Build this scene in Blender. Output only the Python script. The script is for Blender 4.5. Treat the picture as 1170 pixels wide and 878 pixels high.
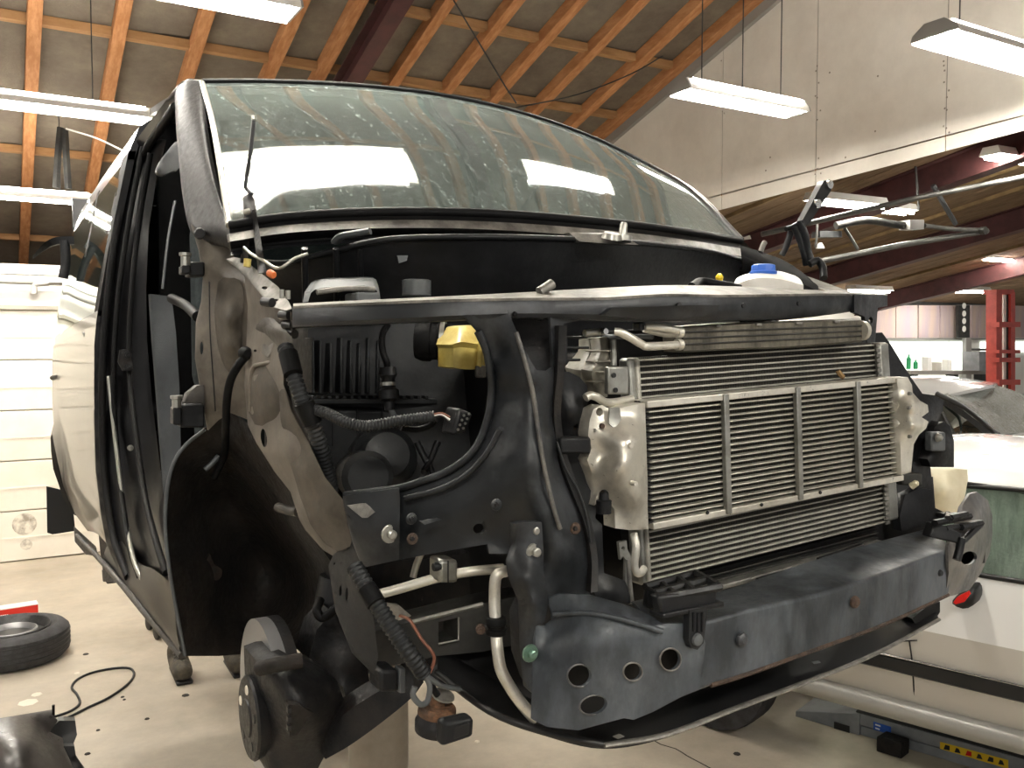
import bpy, bmesh, math, random
import numpy as np
from mathutils import Vector, Matrix
from mathutils.geometry import delaunay_2d_cdt
random.seed(7)
for o in list(bpy.data.objects): bpy.data.objects.remove(o)
scn = bpy.context.scene
col = scn.collection
# ------------------------------------------------------------------ camera, world, exposure
F = 1000.0; CZ = 2.0; YAW = math.radians(30.46); PITCH = math.atan(47/1000)
cam = bpy.data.cameras.new('camera'); cam.sensor_fit = 'HORIZONTAL'; cam.sensor_width = 36.0
cam.lens = 36.0*F/1170.0; cam.clip_start = 0.05; cam.clip_end = 200
co = bpy.data.objects.new('camera', cam); col.objects.link(co)
co.location = (0, 0, CZ); co.rotation_euler = (math.pi/2-PITCH, 0, -YAW)
scn.camera = co
world = bpy.data.worlds.new('world'); scn.world = world; world.use_nodes = True
world.node_tree.nodes['Background'].inputs[0].default_value = (1.0, 0.97, 0.93, 1)
world.node_tree.nodes['Background'].inputs[1].default_value = 0.28
vs = scn.view_settings
vs.view_transform = 'Standard'; vs.look = 'None'; vs.exposure = 0.7; vs.gamma = 1.0; vs.use_curve_mapping = False
LAMP = 92.0      # tube emission

# ------------------------------------------------------------------ picture geometry
FW = Vector((math.sin(YAW)*math.cos(PITCH), math.cos(YAW)*math.cos(PITCH), -math.sin(PITCH)))
RT = Vector((math.cos(YAW), -math.sin(YAW), 0)); UP = RT.cross(FW); O = Vector((0, 0, CZ))
def ray(px, py): return FW + RT*((px-585)/F) + UP*((439-py)/F)
def A(px, py, Y): d = ray(px, py); return O + d*(Y/d.y)            # point on the plane y = Y
def AX(px, py, X): d = ray(px, py); return O + d*(X/d.x)
def AZ(px, py, Z): d = ray(px, py); return O + d*((Z-CZ)/d.z)
def V(*a): return Vector(a)

# ------------------------------------------------------------------ materials
def lin(h):
    c = [int(h[i:i+2], 16)/255 for i in (0, 2, 4)]
    return tuple((x/12.92 if x <= .04045 else ((x+.055)/1.055)**2.4) for x in c) + (1,)
MATS = {}
def mat(name, c, rough=.5, metal=0., c2=None, scale=6., lo=.4, hi=.65, bump=0., bscale=40., coat=0., spec=.5, emit=None, es=0., detail=6, stretch=None, grime=0.):
    m = bpy.data.materials.new(name); m.use_nodes = True; nt = m.node_tree
    b = nt.nodes['Principled BSDF']
    b.inputs['Base Color'].default_value = lin(c); b.inputs['Roughness'].default_value = rough
    b.inputs['Metallic'].default_value = metal; b.inputs['Specular IOR Level'].default_value = spec
    b.inputs['Coat Weight'].default_value = coat; b.inputs['Coat Roughness'].default_value = .06
    if c2 or bump:
        tc = nt.nodes.new('ShaderNodeNewGeometry'); mp = nt.nodes.new('ShaderNodeMapping')
        nt.links.new(tc.outputs['Position'], mp.inputs[0])
        if stretch: mp.inputs['Scale'].default_value = stretch
    if c2:
        n = nt.nodes.new('ShaderNodeTexNoise'); n.inputs['Scale'].default_value = scale; n.inputs['Detail'].default_value = detail
        n.inputs['Roughness'].default_value = .65
        nt.links.new(mp.outputs[0], n.inputs['Vector'])
        r = nt.nodes.new('ShaderNodeValToRGB'); r.color_ramp.elements[0].position = lo; r.color_ramp.elements[1].position = hi
        r.color_ramp.elements[0].color = lin(c); r.color_ramp.elements[1].color = lin(c2)
        nt.links.new(n.outputs['Fac'], r.inputs[0]); last = r.outputs[0]
        if grime:
            n3 = nt.nodes.new('ShaderNodeTexNoise'); n3.inputs['Scale'].default_value = scale*6; n3.inputs['Detail'].default_value = 12; n3.inputs['Roughness'].default_value = .75
            nt.links.new(mp.outputs[0], n3.inputs['Vector'])
            mr_ = nt.nodes.new('ShaderNodeMapRange'); mr_.inputs[1].default_value = .3; mr_.inputs[2].default_value = .72; mr_.inputs[3].default_value = 1-grime; mr_.inputs[4].default_value = 1+grime
            nt.links.new(n3.outputs['Fac'], mr_.inputs[0])
            mm_ = nt.nodes.new('ShaderNodeVectorMath'); mm_.operation = 'SCALE'; nt.links.new(last, mm_.inputs[0]); nt.links.new(mr_.outputs[0], mm_.inputs['Scale']); last = mm_.outputs[0]
            m4 = nt.nodes.new('ShaderNodeMapRange'); m4.inputs[1].default_value = .3; m4.inputs[2].default_value = .7; m4.inputs[3].default_value = max(.05, rough-.14); m4.inputs[4].default_value = min(1, rough+.18)
            nt.links.new(n3.outputs['Fac'], m4.inputs[0]); nt.links.new(m4.outputs[0], b.inputs['Roughness'])
        nt.links.new(last, b.inputs['Base Color'])
    if bump:
        n2 = nt.nodes.new('ShaderNodeTexNoise'); n2.inputs['Scale'].default_value = bscale; n2.inputs['Detail'].default_value = 5
        nt.links.new(mp.outputs[0], n2.inputs['Vector'])
        bp = nt.nodes.new('ShaderNodeBump'); bp.inputs['Strength'].default_value = bump; bp.inputs['Distance'].default_value = .01
        nt.links.new(n2.outputs['Fac'], bp.inputs['Height']); nt.links.new(bp.outputs[0], b.inputs['Normal'])
    if emit:
        b.inputs['Emission Color'].default_value = lin(emit); b.inputs['Emission Strength'].default_value = es
    MATS[name] = m
    return m
mat('paint', '0a0a0c', .3, 0, c2='191817', scale=9, lo=.45, hi=.8, coat=.5, spec=.45)
mat('paintdusty', '0a090a', .5, 0, c2='1c1917', scale=11, lo=.42, hi=.75, coat=0, spec=.22, grime=.3)
mat('jamb', '060607', .34, 0, c2='101011', scale=14, coat=.05, spec=.16)
mat('rubber', '060607', .6, 0, c2='0e0e0e', scale=20, spec=.15)
mat('liner', '141210', .7, 0, c2='2a241f', scale=10, bump=.3, bscale=50, spec=.3, grime=.3)
mat('plastic', '0e0f11', .45, 0, c2='1a1b1d', scale=14, bump=.05, bscale=90, grime=.3, spec=.3)
mat('ribplastic', '181a1c', .5, 0, c2='262728', scale=10, bump=.05, bscale=90, grime=.25, spec=.35)
mat('greyplastic', '4a4d4f', .5, 0, c2='595c5d', scale=8)
mat('trimgrey', '2c3033', .6, 0, c2='36393c', scale=10, bump=.1, bscale=300, spec=.25)
mat('seatcloth', '2c3234', .9, 0, c2='3a4142', scale=30, bump=.2, bscale=300, spec=.2)
mat('frontmetal', '16191c', .45, .15, c2='54565a', scale=4.5, lo=.47, hi=.82, bump=.06, bscale=30, spec=.5, grime=.45)
mat('flange', '77736c', .5, .3, c2='37342f', scale=11, lo=.38, hi=.64, bump=.08, bscale=60, grime=.5)
mat('tankgrey', '8d897d', .5, 0, c2='5c594f', scale=9, grime=.2)
mat('ridge', '6f6b64', .45, .3, c2='33353a', scale=10, lo=.4, hi=.65, grime=.4)
mat('beammetal', '272c31', .48, .15, c2='646a70', scale=8, lo=.42, hi=.8, bump=.08, bscale=40, spec=.6, stretch=(1, 1, .5), grime=.35)
mat('endmetal', '45464a', .42, .3, c2='77736c', scale=8, lo=.4, hi=.7, bump=.06, bscale=40, grime=.35)
mat('worn', '8a8780', .45, .35, c2='4f4d49', scale=14, lo=.38, hi=.66, bump=.06, bscale=60, grime=.35)
mat('taupe', '6d665c', .55, .1, c2='453f38', scale=7, lo=.4, hi=.7, bump=.05, bscale=40, grime=.25)
mat('taupemid', '575148', .7, 0, c2='3a352f', scale=9, lo=.38, hi=.7, bump=.05, bscale=40, grime=.25, spec=.25)
mat('taupedark', '46413a', .55, .1, c2='292622', scale=9, lo=.38, hi=.66, bump=.05, bscale=40, grime=.25)
mat('darkmetal', '121214', .5, .3, c2='2d2824', scale=14, lo=.45, hi=.75, bump=.2, bscale=50, grime=.45)
mat('rail', '34332f', .5, .2, c2='171717', scale=8, lo=.4, hi=.65, bump=.05, bscale=50, grime=.35)
mat('bracegrey', '5f5e5a', .5, .3, c2='484744', scale=6)
mat('rust', '4d3c31', .85, .1, c2='2e2824', scale=30, bump=.4, bscale=90, grime=.3)
mat('hornrust', '75533a', .9, 0, c2='3c2c20', scale=30, bump=.4, bscale=90, grime=.4)
mat('rustdark', '2c1f17', .9, 0, c2='17130f', scale=40, bump=.4)
mat('alu', 'dcd8cc', .36, .6, c2='a49e90', scale=8, lo=.45, hi=.75, bump=.1, bscale=25, grime=.12)
mat('alubar', 'bdbaaf', .42, .5, c2='8d897e', scale=20, lo=.4, hi=.8, grime=.25)
mat('alustrap', 'a5a59f', .4, .8, c2='86857d', scale=20)
mat('cooler', '736e61', .42, .5, c2='2f2c26', scale=12, lo=.4, hi=.68, stretch=(1.5, 1, .5), grime=.35)
mat('chrome', 'd9d9d6', .2, 1.)
mat('zinc', 'a5a49c', .35, .8)
mat('greenzinc', '6f8b7c', .35, .7)
mat('yellowtank', 'd8c877', .4, 0, c2='b59c47', scale=12, spec=.4)
mat('creamtank', 'e6dec4', .4, 0, c2='d2c6a2', scale=6)
mat('whitetank', 'dcd8cf', .35, 0, c2='c9c3b8', scale=8)
mat('bluecap', '2f5fb5', .35)
mat('yellowcap', 'e8c81e', .4)
mat('brownwire', '7a4b38', .5)
mat('orange', 'd0703a', .5)
mat('boot', '3f3a33', .8, 0, c2='5f5748', scale=20, bump=.2)
mat('trousers', '1d1f24', .9, 0, c2='2a2c31', scale=20)
mat('shirt', '2c3442', .9)
mat('skin', 'c79a7f', .55)
mat('hair', '3a2a1e', .8)
mat('tyre', '232323', .75, 0, c2='38373a', scale=20, bump=.1)
mat('steelrim', '4a4a4a', .45, .5, c2='2e2e2e', scale=14)
mat('rimlight', '9a9a9a', .35, .6)
mat('wood', '9f6c45', .75, 0, c2='b9875d', scale=5, bump=.1, bscale=30, stretch=(6, .8, 3), spec=.2)
mat('woodpale', 'a67f58', .75, 0, c2='936c47', scale=5, bump=.1, bscale=30, stretch=(.8, 6, 3), spec=.2)
mat('fibre', '685f55', .95, 0, c2='7c7366', scale=2.2, lo=.35, hi=.7, bump=.15, bscale=60, spec=.1, grime=.15)
mat('plank', '7f6a54', .85, 0, c2='64533f', scale=3, bump=.15, bscale=25, stretch=(5, .6, 3), spec=.2)
mat('woodgrey', '86704f', .8, 0, c2='6d5a40', scale=5, spec=.2)
mat('deepblack', '050506', .85, 0, c2='0a0a0a', scale=12, spec=.06)
mat('redsteel', '4c2b2b', .6, 0, c2='3a2221', scale=5, spec=.3)
mat('gable', 'e3ded4', .8, 0, c2='d2cbc0', scale=1.3, lo=.35, hi=.7, spec=.2, grime=.05)
mat('gableseam', '8f877b', .9)
mat('housing', 'e4e1da', .5)
mat('housinggrey', '8c8984', .5)
mat('tube', 'ffffff', .5, emit='fffaf0', es=LAMP)
mat('glowslot', 'ffffff', .5, emit='fffaf0', es=LAMP*.4)
mat('bumperskin', '2b2826', .36, 0, c2='4a4541', scale=7, lo=.4, hi=.75, spec=.6, grime=.2)
mat('wire', '222222', .5)
mat('wallwhite', 'e8e2d6', .7, 0, c2='d8d0c2', scale=2)
mat('doorpanel', 'ebe4d6', .6, 0, c2='d8cfbd', scale=1.6, lo=.4, hi=.8)
mat('seam', '8a8478', .8)
mat('soot', '9a9080', .9, c2='e6dfd0', scale=14, lo=.35, hi=.6)
mat('concrete', 'c4baa9', .5, 0, c2='9a8f7e', scale=.9, lo=.35, hi=.7, bump=.12, bscale=18, spec=.4, detail=12, grime=.14)
mat('spot', '2c2722', .8)
mat('spotlight', 'ded6c6', .6)
mat('redbox', 'c8291c', .4)
mat('white', 'efefec', .5)
mat('carwhite', 'e6e5e1', .3, 0, coat=1., spec=.5)
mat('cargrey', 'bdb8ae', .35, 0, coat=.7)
mat('sillgrey', 'a3a29c', .4, .3)
mat('black', '0d0d0e', .45)
mat('redlens', 'c8140f', .25)
mat('curtain', 'b8b0a0', .9)
mat('curtain_green', 'd9ddd5', .9, 0, c2='a3aaa2', scale=9, stretch=(3, 3, .6))
mat('liftsteel', '8d9094', .5, .3, c2='74777a', scale=5)
mat('liftdark', '2a2b2c', .6)
mat('bluelabel', '1f57b8', .4)
mat('yellowlabel', 'e3bd1c', .4)
mat('redlift', 'c25045', .5, 0, c2='a8423a', scale=6)
mat('farwall', 'cbb7ab', .8, 0, c2='b7a7b0', scale=1.4, stretch=(3, 3, .4))
mat('farwhite', 'f0f0ea', .7)
mat('litpane', 'ffffff', .5, emit='f4fff4', es=1.1)
mat('green', '2f9a63', .5)
mat('post', '9a9184', .42, .3, c2='877e71', scale=3, grime=.12)
mat('amber', 'c78f3a', .5)
mat('dirtyleaf', '8a6d46', .9)

def fin_material():
    m = bpy.data.materials.new('fins'); m.use_nodes = True; nt = m.node_tree; b = nt.nodes['Principled BSDF']
    b.inputs['Roughness'].default_value = .6; b.inputs['Metallic'].default_value = .3
    g = nt.nodes.new('ShaderNodeNewGeometry'); mp = nt.nodes.new('ShaderNodeMapping'); nt.links.new(g.outputs['Position'], mp.inputs[0])
    w = nt.nodes.new('ShaderNodeTexWave'); w.inputs['Scale'].default_value = 95; w.wave_type = 'BANDS'; w.bands_direction = 'X'
    nt.links.new(mp.outputs[0], w.inputs['Vector'])
    n = nt.nodes.new('ShaderNodeTexNoise'); n.inputs['Scale'].default_value = 60; n.inputs['Detail'].default_value = 8
    nt.links.new(mp.outputs[0], n.inputs['Vector'])
    mx = nt.nodes.new('ShaderNodeMath'); mx.operation = 'MULTIPLY'
    nt.links.new(w.outputs['Fac'], mx.inputs[0]); nt.links.new(n.outputs['Fac'], mx.inputs[1])
    r = nt.nodes.new('ShaderNodeValToRGB'); r.color_ramp.elements[0].color = lin('0d0c09'); r.color_ramp.elements[1].color = lin('3f3a30')
    r.color_ramp.elements[0].position = .12; r.color_ramp.elements[1].position = .6
    nt.links.new(mx.outputs[0], r.inputs[0]); nt.links.new(r.outputs[0], b.inputs['Base Color'])
    bp = nt.nodes.new('ShaderNodeBump'); bp.inputs['Strength'].default_value = .6; bp.inputs['Distance'].default_value = .003
    nt.links.new(w.outputs['Fac'], bp.inputs['Height']); nt.links.new(bp.outputs[0], b.inputs['Normal'])
    MATS['fins'] = m
fin_material()

def glass_material(name, tint, refl, dust, dustcol='9fb3ab'):
    m = bpy.data.materials.new(name); m.use_nodes = True; nt = m.node_tree
    for n in list(nt.nodes): nt.nodes.remove(n)
    out = nt.nodes.new('ShaderNodeOutputMaterial')
    tr = nt.nodes.new('ShaderNodeBsdfTransparent'); tr.inputs[0].default_value = lin(tint)
    gl = nt.nodes.new('ShaderNodeBsdfGlossy'); gl.inputs['Roughness'].default_value = .035; gl.inputs[0].default_value = (.95, 1, .98, 1)
    fr = nt.nodes.new('ShaderNodeFresnel'); fr.inputs[0].default_value = 1.5
    ad = nt.nodes.new('ShaderNodeMath'); ad.operation = 'ADD'; ad.inputs[1].default_value = refl; ad.use_clamp = True
    nt.links.new(fr.outputs[0], ad.inputs[0])
    mx = nt.nodes.new('ShaderNodeMixShader'); nt.links.new(ad.outputs[0], mx.inputs[0])
    nt.links.new(tr.outputs[0], mx.inputs[1]); nt.links.new(gl.outputs[0], mx.inputs[2])
    df = nt.nodes.new('ShaderNodeBsdfDiffuse'); df.inputs[0].default_value = lin(dustcol)
    g = nt.nodes.new('ShaderNodeNewGeometry'); mp = nt.nodes.new('ShaderNodeMapping'); mp.inputs['Scale'].default_value = (1, .5, 1)
    nt.links.new(g.outputs['Position'], mp.inputs[0])
    n1 = nt.nodes.new('ShaderNodeTexNoise'); n1.inputs['Scale'].default_value = 95; n1.inputs['Detail'].default_value = 10; n1.inputs['Roughness'].default_value = .8
    nt.links.new(mp.outputs[0], n1.inputs['Vector'])
    rr = nt.nodes.new('ShaderNodeMapRange'); rr.inputs[1].default_value = .42; rr.inputs[2].default_value = .85
    rr.inputs[3].default_value = dust*.35; rr.inputs[4].default_value = dust*2.6
    nt.links.new(n1.outputs['Fac'], rr.inputs[0])
    mp2 = nt.nodes.new('ShaderNodeMapping'); mp2.inputs['Scale'].default_value = (9, 1.2, 1.2); mp2.inputs['Rotation'].default_value = (0, 0, .5)
    nt.links.new(g.outputs['Position'], mp2.inputs[0])
    n2 = nt.nodes.new('ShaderNodeTexNoise'); n2.inputs['Scale'].default_value = 7; n2.inputs['Detail'].default_value = 9; n2.inputs['Roughness'].default_value = .75
    nt.links.new(mp2.outputs[0], n2.inputs['Vector'])
    r2 = nt.nodes.new('ShaderNodeMapRange'); r2.inputs[1].default_value = .35; r2.inputs[2].default_value = .75; r2.inputs[3].default_value = .55; r2.inputs[4].default_value = 1.7
    nt.links.new(n2.outputs['Fac'], r2.inputs[0])
    ml = nt.nodes.new('ShaderNodeMath'); ml.operation = 'MULTIPLY'; nt.links.new(rr.outputs[0], ml.inputs[0]); nt.links.new(r2.outputs[0], ml.inputs[1])
    m2 = nt.nodes.new('ShaderNodeMixShader'); nt.links.new(ml.outputs[0], m2.inputs[0])
    nt.links.new(mx.outputs[0], m2.inputs[1]); nt.links.new(df.outputs[0], m2.inputs[2])
    nt.links.new(m2.outputs[0], out.inputs[0])
    MATS[name] = m
glass_material('windscreen', 'bcc8c2', .04, .25, 'a3ada8')
glass_material('darkglass', '1c1e1e', .05, .03)
glass_material('carglass', 'f2f8f4', .02, .08, 'c4d2c6')
glass_material('litglass', 'e4e8e4', .25, .5, 'dedfda')  # pale dust layer stands in for the light grey reflection on this glass

# ------------------------------------------------------------------ object builders
WLOC = {}
def tag(o, label=None, cat=None, group=None, kind=None):
    if label: o['label'] = label
    if cat: o['category'] = cat
    if group: o['group'] = group
    if kind: o['kind'] = kind
    return o
def link(o, parent, c):
    col.objects.link(o); c = Vector(c); WLOC[o.name] = c
    if parent is not None:
        o.parent = parent; o.location = c - WLOC[parent.name]
    else: o.location = c
    return o
def thing(name, label, cat, loc, group=None):
    o = bpy.data.objects.new(name, None); o.empty_display_size = .1
    link(o, None, loc); return tag(o, label, cat, group)
def mk(name, vs_, fs, m, parent=None, smooth=False, bevel=0, seg=2, sharp=40, sub=0):
    vs_ = [Vector(v) for v in vs_]
    lo = Vector([min(v[i] for v in vs_) for i in range(3)]); hi = Vector([max(v[i] for v in vs_) for i in range(3)])
    c = (lo+hi)/2; c.z = lo.z
    me = bpy.data.meshes.new(name); me.from_pydata([v-c for v in vs_], [], [tuple(f) for f in fs])
    bm = bmesh.new(); bm.from_mesh(me); bmesh.ops.recalc_face_normals(bm, faces=bm.faces[:]); bm.to_mesh(me); bm.free()
    me.materials.append(MATS[m])
    if smooth or bevel:
        for p in me.polygons: p.use_smooth = True
        me.set_sharp_from_angle(angle=math.radians(sharp))
    o = bpy.data.objects.new(name, me); link(o, parent, c)
    if bevel:
        b = o.modifiers.new('bevel', 'BEVEL'); b.width = bevel; b.segments = seg; b.limit_method = 'ANGLE'; b.angle_limit = math.radians(30)
    if sub:
        s = o.modifiers.new('sub', 'SUBSURF'); s.levels = sub; s.render_levels = sub
    return o
BOXF = [(0, 1, 2, 3), (7, 6, 5, 4), (0, 4, 5, 1), (1, 5, 6, 2), (2, 6, 7, 3), (3, 7, 4, 0)]
def qbox(name, p, off, m, parent=None, bevel=0, **k):            # a quad of four points pushed back by off
    off = Vector(off); p = [Vector(q) for q in p]
    return mk(name, p + [q+off for q in p], BOXF, m, parent, bevel=bevel, **k)
def box(name, a, b, m, parent=None, bevel=0, **k):
    x0, y0, z0 = a; x1, y1, z1 = b
    return qbox(name, [(x0, y0, z0), (x1, y0, z0), (x1, y0, z1), (x0, y0, z1)], (0, y1-y0, 0), m, parent, bevel, **k)
def pbox(name, x0, y0, x1, y1, Y, dep, m, parent=None, bevel=.002, **k):   # upright box whose front face is a rectangle at depth Y
    return qbox(name, [A(x0, y1, Y), A(x1, y1, Y), A(x1, y0, Y), A(x0, y0, Y)], (0, dep, 0), m, parent, bevel, **k)
def inpoly(x, y, P):
    c = False; j = len(P)-1
    for i in range(len(P)):
        if (P[i][1] > y) != (P[j][1] > y) and x < (P[j][0]-P[i][0])*(y-P[i][1])/(P[j][1]-P[i][1])+P[i][0]: c = not c
        j = i
    return c
def circ(cx, cy, rx, ry, n=18, rot=0):
    r = math.radians(rot)
    return [(cx+rx*math.cos(a)*math.cos(r)-ry*math.sin(a)*math.sin(r), cy+rx*math.cos(a)*math.sin(r)+ry*math.sin(a)*math.cos(r)) for a in [2*math.pi*i/n for i in range(n)]]
def smoothloop(P, n=3):
    out = []; N = len(P); P = [np.array(p, float) for p in P]
    for i in range(N):
        a, b, c, d = P[i-1], P[i], P[(i+1) % N], P[(i+2) % N]
        for k in range(n):
            t = k/n
            out.append(tuple(.5*((2*b)+(c-a)*t+(2*a-5*b+4*c-d)*t*t+(3*b-a-3*c+d)*t**3)))
    return out
def sheet(name, outer, m, parent=None, holes=(), extra=(), thick=.004, step=10, un=A, back=(0, 1, 0), round_=0, smooth=2e-4, sharp=50):
    """pressed sheet: outline of (px, py, depth), depth blended inside, real thickness"""
    if round_: outer = smoothloop(outer, round_)
    ctrl = np.array([p for p in outer] + [e for e in extra], float)
    sc_ = max(np.ptp(ctrl[:, 0]), np.ptp(ctrl[:, 1])); c0 = ctrl[:, :2].mean(0); Q = (ctrl[:, :2]-c0)/sc_; n_ = len(Q)
    D2 = ((Q[:, None]-Q[None])**2).sum(-1); K = .5*D2*np.log(D2+1e-12)+np.eye(n_)*smooth
    Pm = np.c_[np.ones(n_), Q]; M = np.zeros((n_+3, n_+3)); M[:n_, :n_] = K; M[:n_, n_:] = Pm; M[n_:, :n_] = Pm.T
    W = np.linalg.lstsq(M, np.r_[ctrl[:, 2], 0, 0, 0], rcond=None)[0]
    def dep(x, y):                                       # thin plate spline through the depth points
        q = (np.array((x, y))-c0)/sc_; d2 = ((Q-q)**2).sum(1)
        return float((.5*d2*np.log(d2+1e-12)) @ W[:n_] + W[n_] + W[n_+1]*q[0] + W[n_+2]*q[1])
    P2 = [(p[0], p[1]) for p in outer]; pts = []; edges = []
    def loop(L):
        s = len(pts); dense = []
        for i in range(len(L)):
            a = L[i]; b = L[(i+1) % len(L)]; n = max(1, int(math.hypot(b[0]-a[0], b[1]-a[1])/(step*1.2)))
            for k in range(n): dense.append((a[0]+(b[0]-a[0])*k/n, a[1]+(b[1]-a[1])*k/n))
        pts.extend(dense); n = len(dense); edges.extend([(s+i, s+(i+1) % n) for i in range(n)])
    loop(P2)
    for h in holes: loop(list(h))
    bnd = list(pts)
    xs = [p[0] for p in P2]; ys = [p[1] for p in P2]
    y = min(ys)+step*.5; k = 0
    while y < max(ys):
        x = min(xs)+step*(.5 if k % 2 else 0)
        while x < max(xs):
            if inpoly(x, y, P2) and not any(inpoly(x, y, h) for h in holes) and min((x-q[0])**2+(y-q[1])**2 for q in bnd) > (step*.45)**2: pts.append((x, y))
            x += step
        y += step*.87; k += 1
    res = delaunay_2d_cdt([Vector(p) for p in pts], edges, [], 0, 1e-4)
    v2, f2 = res[0], res[2]
    keep = []
    for f in f2:
        cx = sum(v2[i].x for i in f)/len(f); cy = sum(v2[i].y for i in f)/len(f)
        if inpoly(cx, cy, P2) and not any(inpoly(cx, cy, h) for h in holes): keep.append(tuple(f))
    back = Vector(back)*thick
    front = [un(v.x, v.y, dep(v.x, v.y)) for v in v2]; n = len(front)
    cnt = {}
    for f in keep:
        for i in range(len(f)):
            e = (f[i], f[(i+1) % len(f)]); cnt[tuple(sorted(e))] = cnt.get(tuple(sorted(e)), 0)+1
    fs = list(keep) + [tuple(i+n for i in reversed(f)) for f in keep]
    for f in keep:
        for i in range(len(f)):
            a, b = f[i], f[(i+1) % len(f)]
            if cnt[tuple(sorted((a, b)))] == 1: fs.append((b, a, a+n, b+n))
    used = sorted({i for f in fs for i in f}); mp = {u: i for i, u in enumerate(used)}
    allv = front + [v+back for v in front]
    return mk(name, [allv[i] for i in used], [tuple(mp[i] for i in f) for f in fs], m, parent, smooth=True, sharp=sharp)
def catmull(P, n):
    P = [Vector(p) for p in P]; out = []
    for i in range(len(P)-1):
        a = P[i-1] if i else P[0]*2-P[1]; b = P[i]; c = P[i+1]; d = P[i+2] if i+2 < len(P) else P[-1]*2-P[-2]
        for k in range(n):
            t = k/n
            out.append(.5*((2*b)+(c-a)*t+(2*a-5*b+4*c-d)*t*t+(3*b-a-3*c+d)*t**3))
    out.append(P[-1]); return out
def loft(name, rows, m, parent=None, n=5, nr=1, thick=0, back=(0, 1, 0), sharp=35, closed=False):
    R = [catmull(r, n) for r in rows]
    if nr > 1:
        R = list(map(list, zip(*[catmull(list(c), nr) for c in zip(*R)])))
    w = len(R[0]); h = len(R); vs_ = [p for r in R for p in r]
    fs = [(i*w+j, i*w+j+1, (i+1)*w+j+1, (i+1)*w+j) for i in range(h-1) for j in range(w-1)]
    if closed: fs += [((h-1)*w+j, (h-1)*w+j+1, j+1, j) for j in range(w-1)] + [tuple(i*w for i in range(h)), tuple(i*w+w-1 for i in reversed(range(h)))]
    if thick:
        N = len(vs_); bk = Vector(back)*thick; vs_ = vs_+[v+bk for v in vs_]
        f2 = [tuple(i+N for i in reversed(f)) for f in fs]
        rim = [(j, j+1, j+1+N, j+N) for j in range(w-1)]+[((h-1)*w+j+1, (h-1)*w+j, (h-1)*w+j+N, (h-1)*w+j+1+N) for j in range(w-1)]
        rim += [((i+1)*w, i*w, i*w+N, (i+1)*w+N) for i in range(h-1)]+[(i*w+w-1, (i+1)*w+w-1, (i+1)*w+w-1+N, i*w+w-1+N) for i in range(h-1)]
        fs = fs+f2+rim
    return mk(name, vs_, fs, m, parent, smooth=True, sharp=sharp)
def tube(name, P, r, m, parent=None, n=6, seg=10, ribs=None, flat=1.0):
    C = catmull(P, n) if n > 1 else [Vector(p) for p in P]
    if ribs:
        L = [0]
        for i in range(1, len(C)): L.append(L[-1]+(C[i]-C[i-1]).length)
        tot = L[-1]; k = int(tot/ribs*4); D = []; j = 0
        for q in range(k+1):
            s = tot*q/k
            while j < len(L)-2 and L[j+1] < s: j += 1
            t = (s-L[j])/max(1e-9, L[j+1]-L[j]); D.append(C[j].lerp(C[j+1], t))
        C = D
    vs_ = []; up = Vector((0, 0, 1)); prev = None
    for i, p in enumerate(C):
        d = (C[min(i+1, len(C)-1)]-C[max(i-1, 0)]).normalized()
        x = prev - d*prev.dot(d) if prev is not None else d.cross(up if abs(d.z) < .9 else Vector((1, 0, 0)))
        x.normalize(); prev = x; y = d.cross(x)
        rr = r if not isinstance(r, (list, tuple)) else r[min(len(r)-1, int(i*len(r)/len(C)))]
        if ribs: rr = rr*(1.0 if i % 4 in (0, 1) else .84)
        vs_ += [p+(x*math.cos(a)+y*math.sin(a)*flat)*rr for a in [2*math.pi*k/seg for k in range(seg)]]
    N = len(C)
    fs = [(i*seg+k, i*seg+(k+1) % seg, (i+1)*seg+(k+1) % seg, (i+1)*seg+k) for i in range(N-1) for k in range(seg)]
    fs += [tuple(reversed(range(seg))), tuple((N-1)*seg+k for k in range(seg))]
    return mk(name, vs_, fs, m, parent, smooth=True, sharp=50 if not ribs else 60)
def lathe(name, c, axis, prof, m, parent=None, seg=28, sharp=35):    # prof: (distance along axis, radius)
    c = Vector(c); d = Vector(axis).normalized(); x = d.cross(Vector((0, 0, 1)) if abs(d.z) < .9 else Vector((1, 0, 0))).normalized(); y = d.cross(x)
    vs_ = []
    for s, r in prof: vs_ += [c+d*s+(x*math.cos(a)+y*math.sin(a))*max(r, 1e-4) for a in [2*math.pi*k/seg for k in range(seg)]]
    N = len(prof)
    fs = [(i*seg+k, i*seg+(k+1) % seg, (i+1)*seg+(k+1) % seg, (i+1)*seg+k) for i in range(N-1) for k in range(seg)]
    fs += [tuple(reversed(range(seg))), tuple((N-1)*seg+k for k in range(seg))]
    return mk(name, vs_, fs, m, parent, smooth=True, sharp=sharp)
def bolt(p, parent, r=.008, m='zinc', d=(0, -1, 0), name='bolt'):
    return lathe(name, p, d, [(0, r*1.35), (r*.3, r*1.35), (r*.31, r*.8), (r*1.1, r*.8), (r*1.25, r*.55)], m, parent, seg=12, sharp=30)
def strip(name, P, w, t, m, parent=None, n=4, side=(0, 0, 1)):       # flat bar along P
    C = catmull(P, n); s = Vector(side)*w/2; b = Vector((0, t, 0))
    rows = [[p+s for p in C], [p-s for p in C]]
    return loft(name, rows, m, parent, n=1, thick=t, back=(0, 1, 0))

# ================================================================== THE BUILDING
def struct(o, label, cat): return tag(o, label, cat, kind='structure')
XG = 5.7; RC = 6.6; RS = .317
def rz(y): return RC-RS*y
floor = box('floor', (-8, -5, -.12), (30, 16, 0), 'concrete'); struct(floor, 'bare dusty concrete workshop floor', 'floor')
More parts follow.
